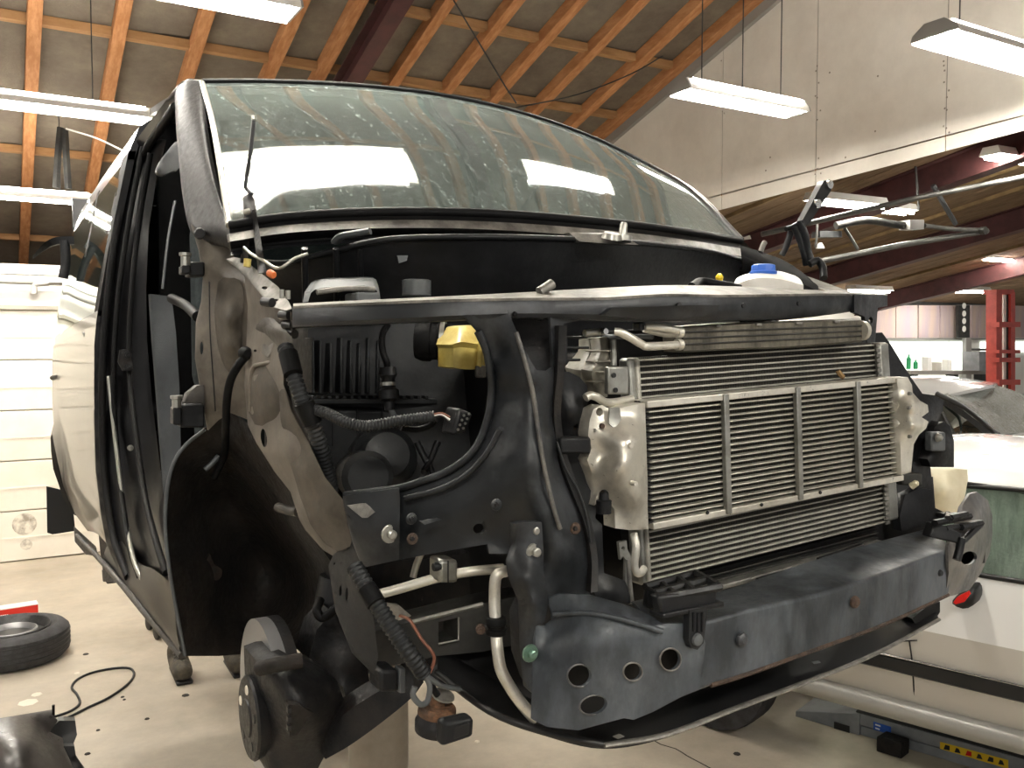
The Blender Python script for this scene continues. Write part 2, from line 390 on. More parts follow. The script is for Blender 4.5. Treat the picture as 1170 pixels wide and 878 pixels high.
# speckles and chips lying in the concrete surface
for i, (x, y, w, mm) in enumerate([(98, 748, 3, 'spot'), (168, 822, 2.5, 'spot'), (212, 795, 4, 'spot'), (32, 803, 9, 'spotlight'), (42, 794, 5, 'spotlight'),
                                   (112, 835, 2, 'spot'), (140, 797, 2, 'spot'), (100, 862, 3, 'spot'), (142, 800, 1.6, 'spot'), (842, 862, 4, 'spot'), (88, 770, 3, 'spotlight'), (545, 848, 3, 'spotlight')]):
    p = AZ(x, y, 0); r = w/1000*(p-O).length
    o = lathe('chip', p, (0, 0, 1), [(0, r), (.004, r*.8)], mm, floor, seg=7)
tube('crack', [AZ(x, y, .0005) for x, y in ((742, 843), (755, 851), (772, 856), (785, 864), (800, 872), (815, 880))], .004, 'spot', floor, n=2, seg=5, flat=.3)
# roof over this bay
ceil = qbox('ceiling', [(-8, -5, rz(-5)+.14), (XG, -5, rz(-5)+.14), (XG, 15, rz(15)+.14), (-8, 15, rz(15)+.14)], (0, 0, .06), 'fibre')
struct(ceil, 'dark fibreboard roof lining between orange timber rafters', 'ceiling')
RX = [-3.58, -3.03, -2.48, -1.93, -1.38, -.83, -.27, .29, .85, 1.41, 2.03, 2.44, 3.09, 3.61, 4.11, 4.62, 5.16, 5.6]
BYL = [1.8, 3.65, 5.5, 7.35, 9.21, 11.1, 13.0]; BYR = [1.2, 2.95, 4.72, 6.49, 7.35, 9.21, 11.1, 13.0]
sl = Vector((0, 1, -RS)).normalized()
for x in RX:
    a, b = -4.5, 14.5
    qbox('rafter', [(x-.048, a, rz(a)), (x+.048, a, rz(a)), (x+.048, a, rz(a)+.11), (x-.048, a, rz(a)+.11)], (0, b-a, -RS*(b-a)), 'wood', ceil, .004)
for L, xa, xb in ((BYL, -8, 2.6), (BYR, 2.6, XG-.02)):
    for y in L: box('batten', (xa, y-.04, rz(y)+.045), (xb, y+.04, rz(y)+.11), 'woodpale', ceil)
for i in range(5, len(RX)-1):
    BY = BYL if RX[i] < 2.4 else BYR
    for j in range(len(BY)-1):
        x0, x1, y0, y1 = RX[i]+.05, RX[i+1]-.05, BY[j]+.042, BY[j+1]-.042
        dz = random.uniform(0, .012)
        qbox('panel', [(x0, y0, rz(y0)+.10+dz), (x1, y0, rz(y0)+.10), (x1, y1, rz(y1)+.10+dz), (x0, y1, rz(y1)+.10)], (0, 0, .03), 'fibre', ceil)
# dark red steel frame through the roof
bm_ = thing('steel_beam', 'dark red steel roof beam under the orange rafters', 'beam', (2.62, 6, rz(6)-.2))
def ibeam(parent, x, ya, yb, zf, h=.22, w=.15, m='redsteel'):
    for nm, z0, z1, hw in (('flange', -h, -h+.015, w/2), ('web', -h+.015, -.015, .008), ('flange', -.015, 0, w/2)):
        qbox(nm, [(x-hw, ya, zf(ya)+z0), (x+hw, ya, zf(ya)+z0), (x+hw, ya, zf(ya)+z1), (x-hw, ya, zf(ya)+z1)], (0, yb-ya, zf(yb)-zf(ya)), m, parent)
ibeam(bm_, 2.62, -4.5, 14.5, lambda y: rz(y)-.001, .2, .14)
# hanging gable wall
gz = lambda y: 3.2+(6.05-y)*.055
wall_r = qbox('wall_right', [(XG, -4, gz(-4)), (XG, 12.2, gz(8)), (XG, 12.2, max(gz(8)+.01, rz(12.2)+.15)), (XG, -4, rz(-4)+.15)], (.08, 0, 0), 'gableseam')
struct(wall_r, 'off-white boarded gable wall hanging above the opening to the next hall', 'wall')
yj = sorted([-4, -2.2, -1.0, .2, 1.4, 2.6, AX(1082, 110, XG).y, AX(934, 100, XG).y, AX(826, 140, XG).y, 8.3, 9.6, 12.1])
for y0, y1 in zip(yj, yj[1:]):
    y0 += .004; y1 -= .004
    if y1-y0 > .05: qbox('board', [(XG-.006, y0, gz(min(y0, 8))+.002), (XG-.006, y1, gz(min(y1, 8))+.002), (XG-.006, y1, max(gz(min(y1, 8))+.01, rz(y1)+.1)), (XG-.006, y0, rz(y0)+.1)], (.005, 0, 0), 'gable', wall_r)
for k in range(26):
    x = random.choice((930, 934, 937, 826, 1080, 1083))+random.uniform(-2, 2); y = random.uniform(60, 200) if x < 1000 else random.uniform(70, 155)
    lathe('nail_head', AX(x, y, XG-.0055), (-1, 0, 0), [(0, .008), (.003, .006)], 'gableseam', wall_r, seg=6)
for q in ((948, 83), (1000, 150), (1003, 87), (880, 180), (875, 195), (966, 180)):
    lathe('nail_head', AX(q[0], q[1], XG-.0055), (-1, 0, 0), [(0, .009), (.003, .006)], 'gableseam', wall_r, seg=6)
qbox('edge_board', [(XG-.006, -4, gz(-4)-.014), (XG+.085, -4, gz(-4)-.014), (XG+.085, -4, gz(-4)+.004), (XG-.006, -4, gz(-4)+.004)], (0, 16.2, gz(8)-gz(-4)), 'woodpale', wall_r, .004)
qbox('verge_board', [(XG-.05, -4, rz(-4)-.09), (XG-.001, -4, rz(-4)-.09), (XG-.001, -4, rz(-4)+.1), (XG-.05, -4, rz(-4)+.1)], (0, 18, -RS*18), 'housinggrey', wall_r)
# back wall with the overhead door, its lean-to roof behind it
wb = box('wall_back', (-8, 9.2, 0), (XG, 9.35, 2.72), 'wallwhite'); struct(wb, 'white back wall with overhead door', 'wall')
box('lintel', (-3.2, 9.1, 2.32), (.9, 9.2, 2.62), 'housing', wb, .005); box('lintel_edge', (-3.2, 9.08, 2.30), (.9, 9.2, 2.34), 'seam', wb, .003)
box('capping', (-3.2, 9.08, 2.62), (.9, 9.36, 2.70), 'white', wb, .005)
tube('pipe', [V(-3, 9.0, 2.55), V(.28, 9.0, 2.55), V(.3, 9.0, 2.53), V(.3, 9.0, 2.44)], .03, 'housinggrey', wb, n=3)
box('lean_to_roof', (-8, 9.35, 2.66), (XG, 14.8, 2.72), 'wallwhite', wb)
door1 = thing('door_1', 'white sectional overhead door at the back left', 'door', (-1, 9.15, 0)); door1['kind'] = 'structure'
for k in range(5):
    z0 = .01+k*.46
    p = box('door_panel', (-3.0, 9.12, z0), (.88, 9.18, z0+.45), 'doorpanel', door1, .006)
    box('rib', (-3.0, 9.112, z0+.2), (.88, 9.121, z0+.215), 'doorpanel', p)
    box('handle', (-1.1, 9.08, z0+.05), (-.9, 9.12, z0+.08), 'seam', p) if k == 1 else None
lathe('scuff_mark', (.18, 9.119, .34), (0, -1, 0), [(0, .1), (.002, .09)], 'soot', door1, seg=18)
lathe('scuff_mark', (.19, 9.118, .15), (0, -1, 0), [(0, .05), (.002, .04)], 'soot', door1, seg=12)
tb = box('trim_1', (.88, 9.1, 0), (1.0, 9.2, 2.62), 'seam'); struct(tb, 'grey door post at the right of the overhead door', 'trim')

# ---- fluorescent lamps
def lamp(label, x0, x1, y, z, w=.2, wires=None, ztop=None, tubes=2, dy=0.):
    t = thing('ceiling_lamp', label, 'lamp', ((x0+x1)/2, y, z), 'fluorescent tube lamps')
    # trapezoid reflector housing open below
    prof = [(-w/2, -.01), (-w/2+.012, .02), (-.055, .065), (.055, .065), (w/2-.012, .02), (w/2, -.01)]
    vs_ = []
    for x in (x0, x1): vs_ += [V(x, y+a+(dy if x == x1 else 0), z+b) for a, b in prof]
    n = len(prof)
    fs = [(i, i+1, n+i+1, n+i) for i in range(n-1)]
    inner = [v-V(0, 0, .008) for v in vs_]; N = len(vs_)
    fs2 = [tuple(i+N for i in reversed(f)) for f in fs]
    mk('reflector', vs_+inner, fs+fs2+[(0, n, n+N, N), (n-1, 2*n-1, 2*n-1+N, n-1+N)], 'housing', t)
    for x, e in ((x0, -.012), (x1, .012)):
        yy = y+(dy if x == x1 else 0)
        vs2 = [V(x, yy+a, z+b) for a, b in prof]; vs2 += [v+V(e, 0, 0) for v in vs2]
        mk('end_cap', vs2, [tuple(range(n)), tuple(n+i for i in reversed(range(n)))]+[(i, (i+1) % n, n+(i+1) % n, n+i) for i in range(n)], 'housinggrey', t)
    for s_ in (-1, 1): qbox('top_slot', [V(x0+.04, y+s_*.062, z+.064), V(x1-.04, y+s_*.062+dy, z+.064), V(x1-.04, y+s_*.085+dy, z+.048), V(x0+.04, y+s_*.085, z+.048)], (0, s_*.002, .004), 'glowslot', t)
    offs = (-.05, .05) if tubes == 2 else (0,)
    for o_ in offs:
        tb_ = tube('tube', [V(x0+.03, y+o_, z-.002), V(x1-.03, y+o_+dy, z-.002)], .02, 'tube', t, n=1, seg=10)
    for xx in (wires or ()):
        tube('suspension_wire', [V(xx, y, z+.065), V(xx, y, rz(y)+.02)], .004, 'wire', t, n=1, seg=5)
    return t
lamp('ceiling lamp with bright tubes nearest above the van roof', -.35, 1.28, 4.26, 3.6, .24, (.0, .9))
lamp('ceiling lamp left of the van, above the overhead door lamp', -.55, .96, 6.62, 3.56, .26, (-.2, .6))
lamp('farther ceiling lamp at the far left over the door lintel', -.6, .75, 8.45, 3.22, .24, (-.2, .5))
lamp('ceiling lamp hung on wires before the white gable wall', 3.68, 4.72, 4.2, 3.56, .2, (3.85, 4.2, 4.55))
lamp('large glaring ceiling lamp at the top right corner', 4.1, 5.5, 2.78, 3.55, .26, (4.3, 5.2))
# the same rows go on above and behind the photographer
lamp('ceiling lamp in the row above the photographer, reflected in windscreen', -.15, 1.22, 2.36, 3.6, .22, (.1, 1.0))
lamp('ceiling lamp in the row above the photographer, right one', 1.98, 2.74, 2.52, 3.6, .17, (2.2, 2.6), dy=.26)
lamp('ceiling lamp behind the photographer, left one', -1.6, -.1, -1.5, 3.56, .26, (-1.4, -.3))
lamp('ceiling lamp behind the photographer, right one', 1.6, 3.1, -1.5, 3.56, .26, (1.8, 2.9))
lamp('ceiling lamp far left outside the van', -2.6, -1.1, 3.6, 3.56, .26, (-2.4, -1.3))
# grey cable hangers beside the left lamps
hg = thing('roof_brace', 'pair of grey metal hanger straps under the roof at left', 'brace', (.38, 8, 3.5))
for q in (((69, 146), (66, 180), (64, 215)), ((74, 148), (76, 185), (78, 216))):
    tube('strap', [A(x, y, 7.6) for x, y in q], .028, 'rail', hg, n=2, seg=6)
wc = tube('roof_cable', [A(x, y, 7.2) for x, y in ((75, 147), (110, 158), (145, 175), (165, 190))], .006, 'housing'); tag(wc, 'thin pale cable slung below the roof at the left lamp', 'cable')
wc = tube('roof_cable', [roof_p for roof_p in [A(x, y, 6.0) for x, y in ((518, 0), (545, 45), (575, 95), (590, 118))]], .006, 'wire'); tag(wc, 'dark cable hanging down between the orange rafters', 'cable')
wc = tube('roof_cable', [A(x, y, 6.3) for x, y in ((590, 123), (660, 108), (720, 85), (757, 64))], .006, 'wire'); tag(wc, 'dark cable slung across the rafters near the gable', 'cable')

# ---- the next hall
R2 = lambda y: 2.95+.18*(13-y)
roof2 = qbox('ceiling', [(XG+.1, -2, R2(-2)+.05), (30, -2, R2(-2)+.05), (30, 13.2, R2(13.2)+.05), (XG+.1, 13.2, R2(13.2)+.05)], (0, 0, .06), 'plank')
struct(roof2, 'brown plank roof of the neighbouring hall', 'ceiling')
x = XG+.12
while x < 24:
    w = .29
    qbox('plank', [(x, -1, R2(-1)), (x+w, -1, R2(-1)), (x+w, -1, R2(-1)+.04), (x, -1, R2(-1)+.04)], (0, 14.1, -.18*14.1), 'plank', roof2)
    x += w+.02
for k, xx in enumerate((6.6, 9.6, 12.9, 16.6)):
    b2 = thing('steel_beam', ['dark red roof beam closest beyond the gable edge', 'second dark red roof beam of the next hall', 'third dark red roof beam of the next hall', 'farthest dark red roof beam of the next hall'][k], 'beam', (xx, 6, R2(6)-.3), 'roof beams of the next hall')
    ibeam(b2, xx, -1, 13, lambda y: R2(y)-.001, .34, .2)
for k, xx in enumerate((7.6, 8.5, 10.8, 11.8, 14.2, 15.4)):
    pr = qbox('roof_rib', [(xx-.02, -1, R2(-1)-.05), (xx+.02, -1, R2(-1)-.05), (xx+.02, -1, R2(-1)-.001), (xx-.02, -1, R2(-1)-.001)], (0, 14, -.18*14), 'woodgrey', roof2)
# far wall
FY = 13.0
wf = box('wall_far', (XG+.02, FY, 0), (30, FY+.15, 3.2), 'farwhite'); struct(wf, 'pale far wall of the neighbouring hall', 'wall')
def fbox(name, x0, y0, x1, y1, Y, dep, m, parent): return pbox(name, x0, y0, x1, y1, Y, dep, m, parent, 0)
for k, (a, b) in enumerate(((1000, 1024), (1024, 1049), (1050, 1074), (1075, 1095), (1110, 1119), (1119, 1141), (1142, 1158), (1159, 1185))):
    fbox('wall_panel', a, 349, b-.8, 386, FY-.06, .055, 'farwall', wf)
fbox('window_ledge', 1000, 386.5, 1185, 388.5, FY-.12, .1, 'housinggrey', wf)
fbox('eaves_beam', 985, 343, 1185, 348.5, FY-.1, .09, 'rail', wf)
for k, (a, b) in enumerate(((1008, 1028), (1030, 1063), (1065, 1085), (1087, 1103), (1122, 1139), (1141, 1180))):
    w_ = fbox('window_%d' % (k+1), a, 391, b, 423 if a < 1100 else 402, FY-.05, .045, 'litpane', None); struct(w_, ['bright window pane at the left end of the far wall', 'bright wide window of the far wall with green bottles on its ledge', 'bright window pane left of the perforated column', 'narrow bright pane touching the perforated column', 'small bright pane between perforated column and red post', 'bright pane right of the red post'][k], 'window')
colm = thing('perforated_column', 'dark steel column with round white holes on the far wall', 'column', A(1102, 440, FY-.3))
fbox('web', 1095, 349, 1108, 386, FY-.3, .06, 'rail', colm); fbox('flange', 1104, 386, 1110, 440, FY-.3, .1, 'housinggrey', colm)
for y in (349.5, 358.5, 367, 376):
    lathe('hole', A(1101.5, y, FY-.31), (0, -1, 0), [(0, .075), (.01, .07)], 'farwhite', colm, seg=14)
bench = thing('workbench', 'grey workbench along the far wall', 'workbench', A(1090, 440, FY-1))
fbox('top', 1040, 424, 1142, 428, FY-1.2, .7, 'housinggrey', bench)
for xx in (1044, 1090, 1122): fbox('leg', xx, 428, xx+5, 508, FY-1.15, .2, 'liftdark', bench)
for k, (xx, h) in enumerate(((1038, 20), (1046, 11))):
    bt = thing('bottle', ['pale green bottle standing on the far workbench', 'dark green bottle beside the pale one on the far workbench'][k], 'bottle', A(xx, 424, FY-1.0), 'bottles on the far workbench')
    p = A(xx, 422, FY-1.0); lathe('body', p, (0, 0, 1), [(0, .05), (.18*h/20+.05, .05), (.22*h/20+.05, .02), (.26*h/20+.05, .02)], 'green', bt, seg=12); lathe('cap', p+V(0, 0, .26*h/20+.05), (0, 0, 1), [(0, .024), (.03, .024)], 'white', bt, seg=10)
for k, (xx, yy, w, h) in enumerate(((1060, 408, 5, 12), (1070, 414, 6, 9), (1083, 411, 5, 11))):
    fb = pbox('storage_box', xx, yy, xx+w, 423.6, FY-1.0, .15, ['white', 'cargrey', 'farwhite'][k], None, .005); tag(fb, ['white carton on the far bench near the bottles', 'low grey carton on the middle of the far bench', 'pale carton at the right of the far bench'][k], 'box')
cm = thing('grey_machine', 'grey metal machine cabinet beside the red lift post', 'machine', A(1130, 440, FY-1.6))
fbox('cabinet', 1119, 402, 1141, 424, FY-1.6, .4, 'liftsteel', cm); fbox('door_gap', 1129.5, 404, 1130.5, 422, FY-1.61, .01, 'liftdark', cm); fbox('hose_tray', 1120, 398.5, 1140, 401, FY-1.62, .2, 'black', cm)
# red lift post
rp = thing('lift_post', 'red two-post lift column in the neighbouring hall', 'lift', A(1153, 460, 9.5))
fbox('column', 1138.5, 331, 1145, 470, 9.5, .2, 'redlift', rp); fbox('column', 1155, 334, 1160, 470, 9.55, .2, 'redlift', rp)
fbox('head_plate', 1138.5, 331, 1159, 336, 9.48, .25, 'redlift', rp); fbox('guide_rail', 1147, 337, 1149.5, 470, 9.6, .05, 'housing', rp); fbox('screw', 1151, 337, 1153, 470, 9.6, .05, 'rail', rp)
for y0, y1 in ((368, 374), (400, 404), (409, 414), (434, 440)): fbox('carriage', 1142, y0, 1166, y1, 9.4, .2, 'redlift', rp)
# lamps of the next hall
def lamp2(label, x0, y0, x1, y1, Y, w=.25):
    a = A(x0, y0, Y); b = A(x1, y1, Y)
    t = thing('ceiling_lamp', label, 'lamp', a.lerp(b, .5), 'tube lamps of the next hall')
    vs_ = []
    for p in (a, b): vs_ += [p+V(0, -w/2, 0), p+V(0, -w/3, .09), p+V(0, w/3, .09), p+V(0, w/2, 0)]
    mk('housing', vs_, [(0, 1, 5, 4), (1, 2, 6, 5), (2, 3, 7, 6), (0, 3, 2, 1), (4, 5, 6, 7), (0, 4, 7, 3)], 'housing', t)
    for s in (-.06, .06): tube('tube', [a+V(.03, s, -.02), b+V(-.03, s, -.02)], .024, 'tube', t, n=1, seg=8)
lamp2('long tube lamp behind the black bonnet hinge arm', 927, 228, 1006, 236, 6.8)
lamp2('lamp at the right edge just under the gable', 1131, 177, 1200, 187, 5.6)
lamp2('lamp at the right edge, middle one of three', 1120, 246, 1180, 251, 8.0)
lamp2('lamp at the right edge, lowest of three', 1127, 295, 1180, 299, 9.6)
lamp2('small far lamp left of the red lift post', 1088, 332, 1126, 333, 11.5, .3)
lamp2('far lamp just above the right end of the crossmember', 972, 331, 1014, 333, 11.2, .3)
lamp2('bright short lamp right of the hinge arm', 1003, 238, 1040, 242, 7.4)
lamp2('bright lamp peeking out by the windscreen corner', 850, 274, 868, 277, 9.5)
# braces and extraction arm of the next hall
br = thing('roof_brace', 'long grey galvanised brace crossing below the next hall roof', 'brace', A(1010, 260, 6.5))
tube('rod', [A(870, 268, 7.0), A(1040, 228, 6.3), A(1175, 201, 5.7)], .03, 'bracegrey', br, n=1, seg=8)
tube('rod', [A(930, 300, 7.0), A(1030, 280, 6.8), A(1128, 264, 6.6)], .035, 'bracegrey', br, n=1, seg=8)
ar = thing('extraction_arm', 'grey jointed extraction arm hanging in the next hall', 'arm', A(1050, 262, 6.7))
tube('hose', [A(955, 258, 6.9), A(990, 252, 6.8), A(1025, 257, 6.7), A(1045, 259, 6.7)], .045, 'rail', ar, n=4, seg=8)
fbox('joint_box', 1040, 251, 1056, 262, 6.6, .15, 'housinggrey', ar)
tube('lower_arm', [A(1056, 258, 6.6), A(1090, 262, 6.6), A(1122, 263, 6.6)], .028, 'bracegrey', ar, n=3, seg=8)
lathe('eye_end', A(1121, 264, 6.55), (0, -1, 0), [(0, .05), (.06, .05)], 'rail', ar, seg=14)
tube('drop_rod', [A(962, 256, 6.9), A(971, 270, 6.9), A(980, 285, 6.9)], .02, 'bracegrey', ar, n=2, seg=6)
tube('drop_rod', [A(934, 250, 6.9), A(933, 270, 6.9), A(932, 283, 6.9)], .015, 'bracegrey', ar, n=2, seg=6)
lathe('drop_cap', A(937, 284, 6.9), (0, 0, 1), [(0, .05), (.06, .02)], 'white', ar, seg=10)
fbox('motor_box', 937, 264, 962, 271, 6.9, .12, 'liftdark', ar)
st = thing('roof_brace', 'short dark strut slanting from the next hall roof beam', 'brace', A(1085, 240, 6.3))
tube('strut', [A(1066, 212, 6.3), A(1080, 236, 6.3), A(1092, 256, 6.3)], .03, 'liftdark', st, n=1, seg=6)
tube('hanger', [A(1046, 190, 6.3), A(1050, 240, 6.3)], .015, 'rail', st, n=1, seg=6)
# ================================================================== THE VAN
XC = 1.2
van = thing('van', 'black van on a lift with bonnet, front door and front bumper removed', 'van', (XC, 1.0, 1.3))
def mirror(p): return V(2*XC-p.x, p.y, p.z)
# ---- windscreen
bot = [A(*q) for q in ((262, 258, 1.71), (330, 248, 1.665), (420, 243, 1.615), (520, 243, 1.585), (620, 248, 1.585), (720, 257, 1.64), (790, 266, 1.72), (846, 275, 1.85))]
top = [A(*q) for q in ((231, 94, 2.29), (300, 94, 2.265), (400, 98, 2.245), (500, 109, 2.235), (590, 128, 2.245), (670, 155, 2.29), (715, 176, 2.34), (742, 190, 2.40))]
mid = [(a+b)/2+V(0, -.012, .022) for a, b in zip(bot, top)]
ws = loft('windscreen', [bot, mid, top], 'windscreen', van, n=5, nr=5, thick=.006, back=(0, .6, -.8))
ws['label'] = 'dusty greenish windscreen glass reflecting ceiling lamps'
tube('screen_seal', catmull(top, 5), .009, 'rubber', van, n=1, seg=8)
tube('screen_seal', catmull(bot, 5), .010, 'rubber', van, n=1, seg=8)
tube('screen_seal', [top[-1], mid[-1], bot[-1]], .012, 'paint', van, n=5, seg=8)
tube('screen_seal', [top[0], mid[0], bot[0]], .007, 'zinc', van, n=5, seg=8)  # bright metal colour imitates the white highlight along this edge
# mirror behind the glass, sticker
mir = loft('interior_mirror', [[A(456, 131, 2.19), A(500, 128, 2.19), A(541, 131, 2.21)], [A(457, 143, 2.17), A(500, 144, 2.17), A(540, 149, 2.19)]], 'white', van, n=3, thick=.03)
tube('mirror_stem', [A(500, 118, 2.3), A(500, 130, 2.31)], .008, 'plastic', mir, n=1)
# ---- roof, sides, rear (real body shell)
prof = [(1.36, .36), (1.40, .325), (1.47, .30), (1.55, .27), (1.68, .252), (1.85, .245), (2.05, .250), (2.22, .275), (2.26, .285), (2.58, .355), (2.65, .385), (2.70, .45), (2.745, .60), (2.765, .80), (2.77, XC)]
YS = [2.86, 3.2, 3.6, 4.0, 4.4, 4.8, 5.05, 5.18]
def bodyx(z):
    for (z0, x0), (z1, x1) in zip(prof, prof[1:]):
        if z0 <= z <= z1: return x0+(x1-x0)*(z-z0)/(z1-z0)
    return prof[0][1]
def zm(y, z): return z-.08*max(0, y-2.0)*max(0, 2.7-z)/1.35
def inset(y): return 0 if y < 4.9 else (y-4.9)*.25
def side(name, zs, m, mir_=False, ys=YS, n=3, yf=None, thick=.02):
    rows = []
    for z in zs:
        r = []
        for y in ys:
            yy = y if yf is None else max(y, yf(z))
            p = V(bodyx(z)+inset(yy)-.015*math.sin(min(1, max(0, (yy-2.8)/1.4))*math.pi/2), yy, zm(yy, z))
            r.append(mirror(p) if mir_ else p)
        rows.append(r)
    return loft(name, rows, m, van, n=n, thick=thick, back=(-1 if mir_ else 1, 0, 0), sharp=60)
zb = [1.36, 1.40, 1.47, 1.55, 1.68, 1.85, 2.05, 2.22]
def arch(mir_):
    # side panel with a real rear wheel arch cut in: lower rows split around the arch
    cy, cz, rr = 4.52, 1.37, .36
    def lowz(y):
        return 1.36 if abs(y-cy) >= rr else max(1.36, cz+math.sqrt(rr*rr-(y-cy)**2))
    ys = [2.86, 3.1, 3.4, 3.7, 4.0, 4.1, 4.155, 4.165, 4.2, 4.27, 4.35, 4.45, 4.55, 4.65, 4.75, 4.82, 4.875, 4.885, 4.95, 5.05, 5.12, 5.18]
    cols = []
    for y in ys:
        z0 = lowz(y); c = []
        for k in range(12):
            z = z0+(2.09-z0)*k/11
            fl = .028*max(0, 1-(math.hypot(y-cy, z-cz)-rr)/.09) if math.hypot(y-cy, z-cz) < rr+.09 else 0
            p = V(bodyx(z)+inset(y)-.015*math.sin(min(1, max(0, (y-2.8)/1.4))*math.pi/2)-fl, y, zm(y, z)); c.append(mirror(p) if mir_ else p)
        cols.append(c)
    rows = list(map(list, zip(*cols)))
    return loft('side_panel', rows, 'paint', van, n=1, thick=.02, back=(-1 if mir_ else 1, 0, 0), sharp=50)
arch(False); arch(True)
for mm in (False, True):
    s_ = side('side_window', [2.12, 2.24, 2.36, 2.46, 2.56], 'darkglass', mm, ys=[2.95, 3.3, 3.7, 4.1, 4.5, 4.9, 5.05], thick=.005)
    side('window_frame', [2.085, 2.125], 'paint', mm); side('roof_side', [2.555, 2.60, 2.65, 2.70, 2.745, 2.765, 2.77], 'paint', mm)
    for y0, y1 in ((2.86, 3.0), (3.62, 3.7), (5.02, 5.18)):
        side('pillar', [2.11, 2.3, 2.45, 2.58], 'rubber', mm, ys=[y0, (y0+y1)/2, y1])
loft('roof_front', [[q+V(0, .004, .004) for q in top], [V(.45+1.5*k/7, 2.6, 2.70+.03*math.sin(k/7*math.pi)) for k in range(8)], [V(.42+1.56*k/7, 2.9, 2.715+.05*math.sin(k/7*math.pi)) for k in range(8)]], 'paint', van, n=4, nr=4, thick=.02, back=(0, 0, -1))
rear = loft('tailgate', [[V(.36+1.68*k/6, 5.17+.02*math.sin(k/6*math.pi), zm(5.17, z)) for k in range(7)] for z in (1.40, 1.7, 2.0, 2.3, 2.6, 2.76)], 'paint', van, n=3, thick=.03)
box('underbody', (.42, 2.4, 1.36), (1.98, 5.16, 1.42), 'darkmetal', van)
# dark drum put in for the shade inside the rear wheel arch; mudflap
for xx in (.42, 1.98):
    lathe('wheel_house', (xx, 4.52, 1.22), (1 if xx < 1 else -1, 0, 0), [(0, .355), (.24, .355), (.25, .34)], 'liner', van, seg=32)
fl = sheet('mudflap', [(53, 556, 4.9), (70, 560, 4.9), (84, 585, 4.9), (86, 607, 4.9), (60, 611, 4.9), (54, 609, 4.9)], 'black', van, thick=.01)
sheet('bracket', [(85, 603, 4.0), (110, 626, 3.6), (112, 636, 3.6), (98, 634, 3.8), (86, 620, 4.0)], 'darkmetal', van, thick=.03)
sheet('jack_point', [(117, 653, 3.2), (134, 655, 3.0), (139, 666, 2.9), (118, 665, 3.2)], 'darkmetal', van, thick=.02, holes=[circ(121, 661, 1.2, 1.2, 8), circ(127, 661, 1.2, 1.2, 8)], step=4)
# door handle and far door mirror, moulding on the side
h_ = tube('door_handle', [A(101, 386, 3.2), A(96, 387, 3.2)], .022, 'black', van, n=2); 
tube('lever', [A(105, 372, 3.2), A(103, 388, 3.2), A(102, 402, 3.2)], [.008, .012, .012, .006], 'black', h_, n=3)
tube('side_mark', [A(60, 432, 4.6), A(74, 428, 4.4)], .012, 'black', van, n=2)
dm = loft('door_mirror', [[A(38, 292, 4.2), A(50, 278, 4.2), A(64, 271, 4.2), A(84, 270, 4.1)], [A(38, 295, 4.25), A(52, 285, 4.25), A(66, 279, 4.2), A(85, 279, 4.1)]], 'plastic', van, n=4, thick=.06)
tube('mirror_arm', [A(74, 275, 4.15), A(75, 300, 4.15), A(72, 318, 4.15)], .02, 'plastic', dm, n=3)
# ---- door opening: A pillar, roof rail, jamb, sill
ap = loft('a_pillar', [[A(*q) for q in ((222, 91, 2.37), (204, 99, 2.41), (203, 130, 2.28), (207, 180, 2.11), (212, 225, 1.99), (219, 258, 1.90), (228, 272, 1.87))],
                       [A(*q) for q in ((226, 91, 2.35), (213, 95, 2.36), (214, 130, 2.22), (219, 180, 2.05), (227, 225, 1.92), (236, 262, 1.84), (246, 278, 1.82))],
                       [A(*q) for q in ((230, 92, 2.30), (226, 97, 2.30), (228, 130, 2.17), (236, 180, 1.99), (247, 225, 1.85), (258, 262, 1.76), (264, 282, 1.74))],
                       [A(*q) for q in ((232, 94, 2.29), (232, 100, 2.28), (235, 130, 2.17), (243, 180, 2.0), (253, 225, 1.85), (263, 264, 1.74), (267, 286, 1.73))]], 'paintdusty', van, n=6, nr=4, thick=.03)
sheet('roof_rail', [(222, 90, 2.36), (208, 93, 2.40), (195, 107, 2.48), (180, 128, 2.6), (163, 150, 2.78), (148, 176, 2.95), (154, 184, 2.95), (170, 162, 2.78), (188, 138, 2.6), (200, 120, 2.48), (206, 114, 2.42), (214, 104, 2.38)], 'paint', van, thick=.04, step=5, round_=2)
tube('door_seal', [A(*q) for q in ((200, 122, 2.46), (188, 140, 2.6), (172, 163, 2.78), (160, 185, 2.86))], .012, 'rubber', van, n=4)
sheet('visor', [(179, 196, 2.5), (182, 186, 2.5), (192, 172, 2.45), (205, 160, 2.4), (207, 190, 2.4), (196, 196, 2.45), (186, 200, 2.5)], 'greyplastic', van, thick=.03, step=5, round_=2)
jb = sheet('door_jamb', [(152, 166, 2.95), (140, 205, 2.92), (128, 262, 2.89), (118, 330, 2.87), (111, 400, 2.85), (108, 470, 2.85), (110, 540, 2.83), (116, 590, 2.79), (122, 622, 2.74), (140, 664, 2.55), (175, 712, 2.22), (208, 748, 2.0), (206, 715, 1.98), (199, 665, 2.0), (190, 610, 2.2), (184, 540, 2.5), (174, 460, 2.66), (168, 390, 2.74), (167, 330, 2.77), (170, 260, 2.79), (178, 210, 2.76), (190, 160, 2.66), (176, 158, 2.8), (163, 160, 2.88)], 'jamb', van,
      extra=[(140, 300, 2.84), (138, 450, 2.80), (150, 580, 2.62), (165, 640, 2.42), (180, 690, 2.2)], thick=.03, step=8)
